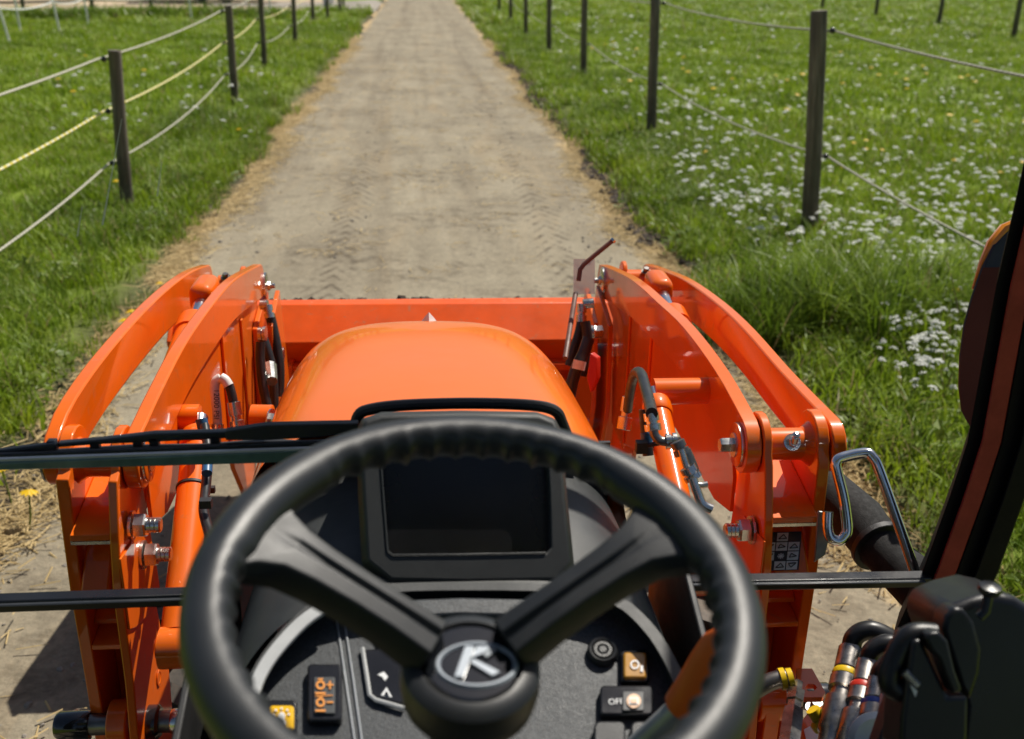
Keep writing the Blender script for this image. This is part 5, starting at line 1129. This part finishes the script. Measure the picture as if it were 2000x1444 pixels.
# bucket level rod beside the right knee with a pale, see-through plate
rod = lp_(MB().tube([at(x, y, D=2.5) for x, y in ((1198, 469), (1160, 500), (1140, 517), (1133, 527), (1130, 549))], .0055, 12), 'level_rod', M['rust_rod'] if 'rust_rod' in M else 'dark_steel')
lp_(MB().tube([at(1199, 468.5, D=2.498), at(1195.5, 471.5, D=2.498)], .0068, 12), 'rod_tip', 'chrome', rod)
lp_(MB().slab([at(x, y, D=2.56) for x, y in ((1120, 506), (1162, 506), (1162, 574), (1120, 576))], FWD*.003), 'pale_plate', 'clear_plate', rod, smooth=False)
lp_(MB().tube([at(1124, 574, D=2.56), at(1104, 700, D=2.40)], .006, 10), 'lower_rod', 'rust_rod', rod)

# parking rod and sleeved hoses outside the right upright
pr = [(1617, 1000), (1616, 1030), (1622, 1050), (1637, 1057), (1650, 1048), (1655, 1030), (1648, 975), (1636, 925), (1633, 905), (1645, 894), (1690, 885), (1704, 893), (1716, 915), (1750, 1010), (1785, 1112), (1806, 1180)]
st = lp_(MB().tube([at(x, y, D=1.50-.02*max(0, i-9)/6) for i, (x, y) in enumerate(pr)], .0075, 14, smooth=5), 'parking_rod', 'chrome')
lp_(MB().slab([at(x, y, D=1.52) for x, y in ((1598, 998), (1612, 1000), (1618, 1060), (1612, 1085), (1590, 1100))], FWD*.006), 'rod_mount', 'dark_steel', st, bevel=.002)
slv = lp_(MB().tube([at(x, y, D=d) for x, y, d in ((1500, 925, 1.80), (1560, 940, 1.76), (1620, 965, 1.72), (1680, 1020, 1.66), (1712, 1062, 1.62), (1728, 1082, 1.60), (1760, 1112, 1.58), (1800, 1150, 1.55), (1850, 1210, 1.52))], [.032, .034, .039, .041, .037, .032, .036, .038, .038], 18), 'hose_sleeve', 'sleeve')
lp_(MB().lathe(at(1716, 1066, D=1.613), at(1728, 1082, D=1.6)-at(1712, 1062, D=1.62), [(.042, -.005), (.043, -.004), (.043, .005), (.042, .006)], 22), 'cable_tie', 'rubber', slv)
cl = lp_(MB().tube([at(1512, 950, D=1.72), at(1530, 935, D=1.72), at(1545, 930, D=1.72)], .020, 14), 'hose_clamp', 'dark_steel')

# ================================================================== BUCKET
bucket = thing('loader_bucket', 'wide orange loader bucket carried in front of the hood', 'bucket', (0, 3.2, .42))
BP = [(3.150, 1.014), (3.106, 1.014), (3.012, .936), (3.045, .910), (3.07, .70), (3.16, .50), (3.32, .425), (4.02, .470)]
th = [(4.02, .462), (3.31, .412), (3.145, .492), (3.055, .695), (3.030, .898), (2.996, .941), (3.098, 1.026), (3.150, 1.026)]
bk = MB().prism(BP+th, -.755, .755).build('back_plate', M['bucket'], bucket, bevel=.003)
for s in (-1, 1):
    x0, x1 = (-.768, -.7555) if s < 0 else (.7555, .768)
    MB().prism([(3.09, 1.029), (3.16, 1.029), (3.55, .93), (4.02, .53), (4.02, .462), (3.31, .412), (3.14, .49), (3.045, .695), (3.02, .89), (2.99, .95)], x0, x1).build('side_plate', M['bucket'], bucket, bevel=.003)
    for dx in (.30, .42): MB().prism([(2.90, .66), (3.05, .62), (3.04, .88), (2.97, .88)], s*dx-.007, s*dx+.007).build('hinge_ear', M['bucket'], bucket, bevel=.002)
    MB().tube([(s*.28, 2.93, .70), (s*.44, 2.93, .70)], .016, 12).build('hinge_pin', M['steel'], bucket)
MB().box((-.70, 2.99, .845), (.70, 3.032, .868)).build('back_rib', M['bucket'], bucket, bevel=.003)
MB().box((-.75, 3.90, .470), (.75, 4.08, .482)).build('cutting_edge', M['dark_steel'], bucket)
n = 700; x = rng.uniform(-.68, .30, n); y = rng.uniform(3.165, 3.5, n); base = 1.014-.35*np.clip(y-3.14, 0, 1)
S_b = [clod('soil_clod', s_) for s_ in (8, 9, 10)]
scatter('soil', np.stack([x, y, base+.01*fbm(x*9, y*9, 4)], 1), rots(n, .6), rng.uniform(.007, .020, n)*rng.choice([1, 1, 1.6], n), S_b, 'dark crumbly soil heaped in the loader bucket')
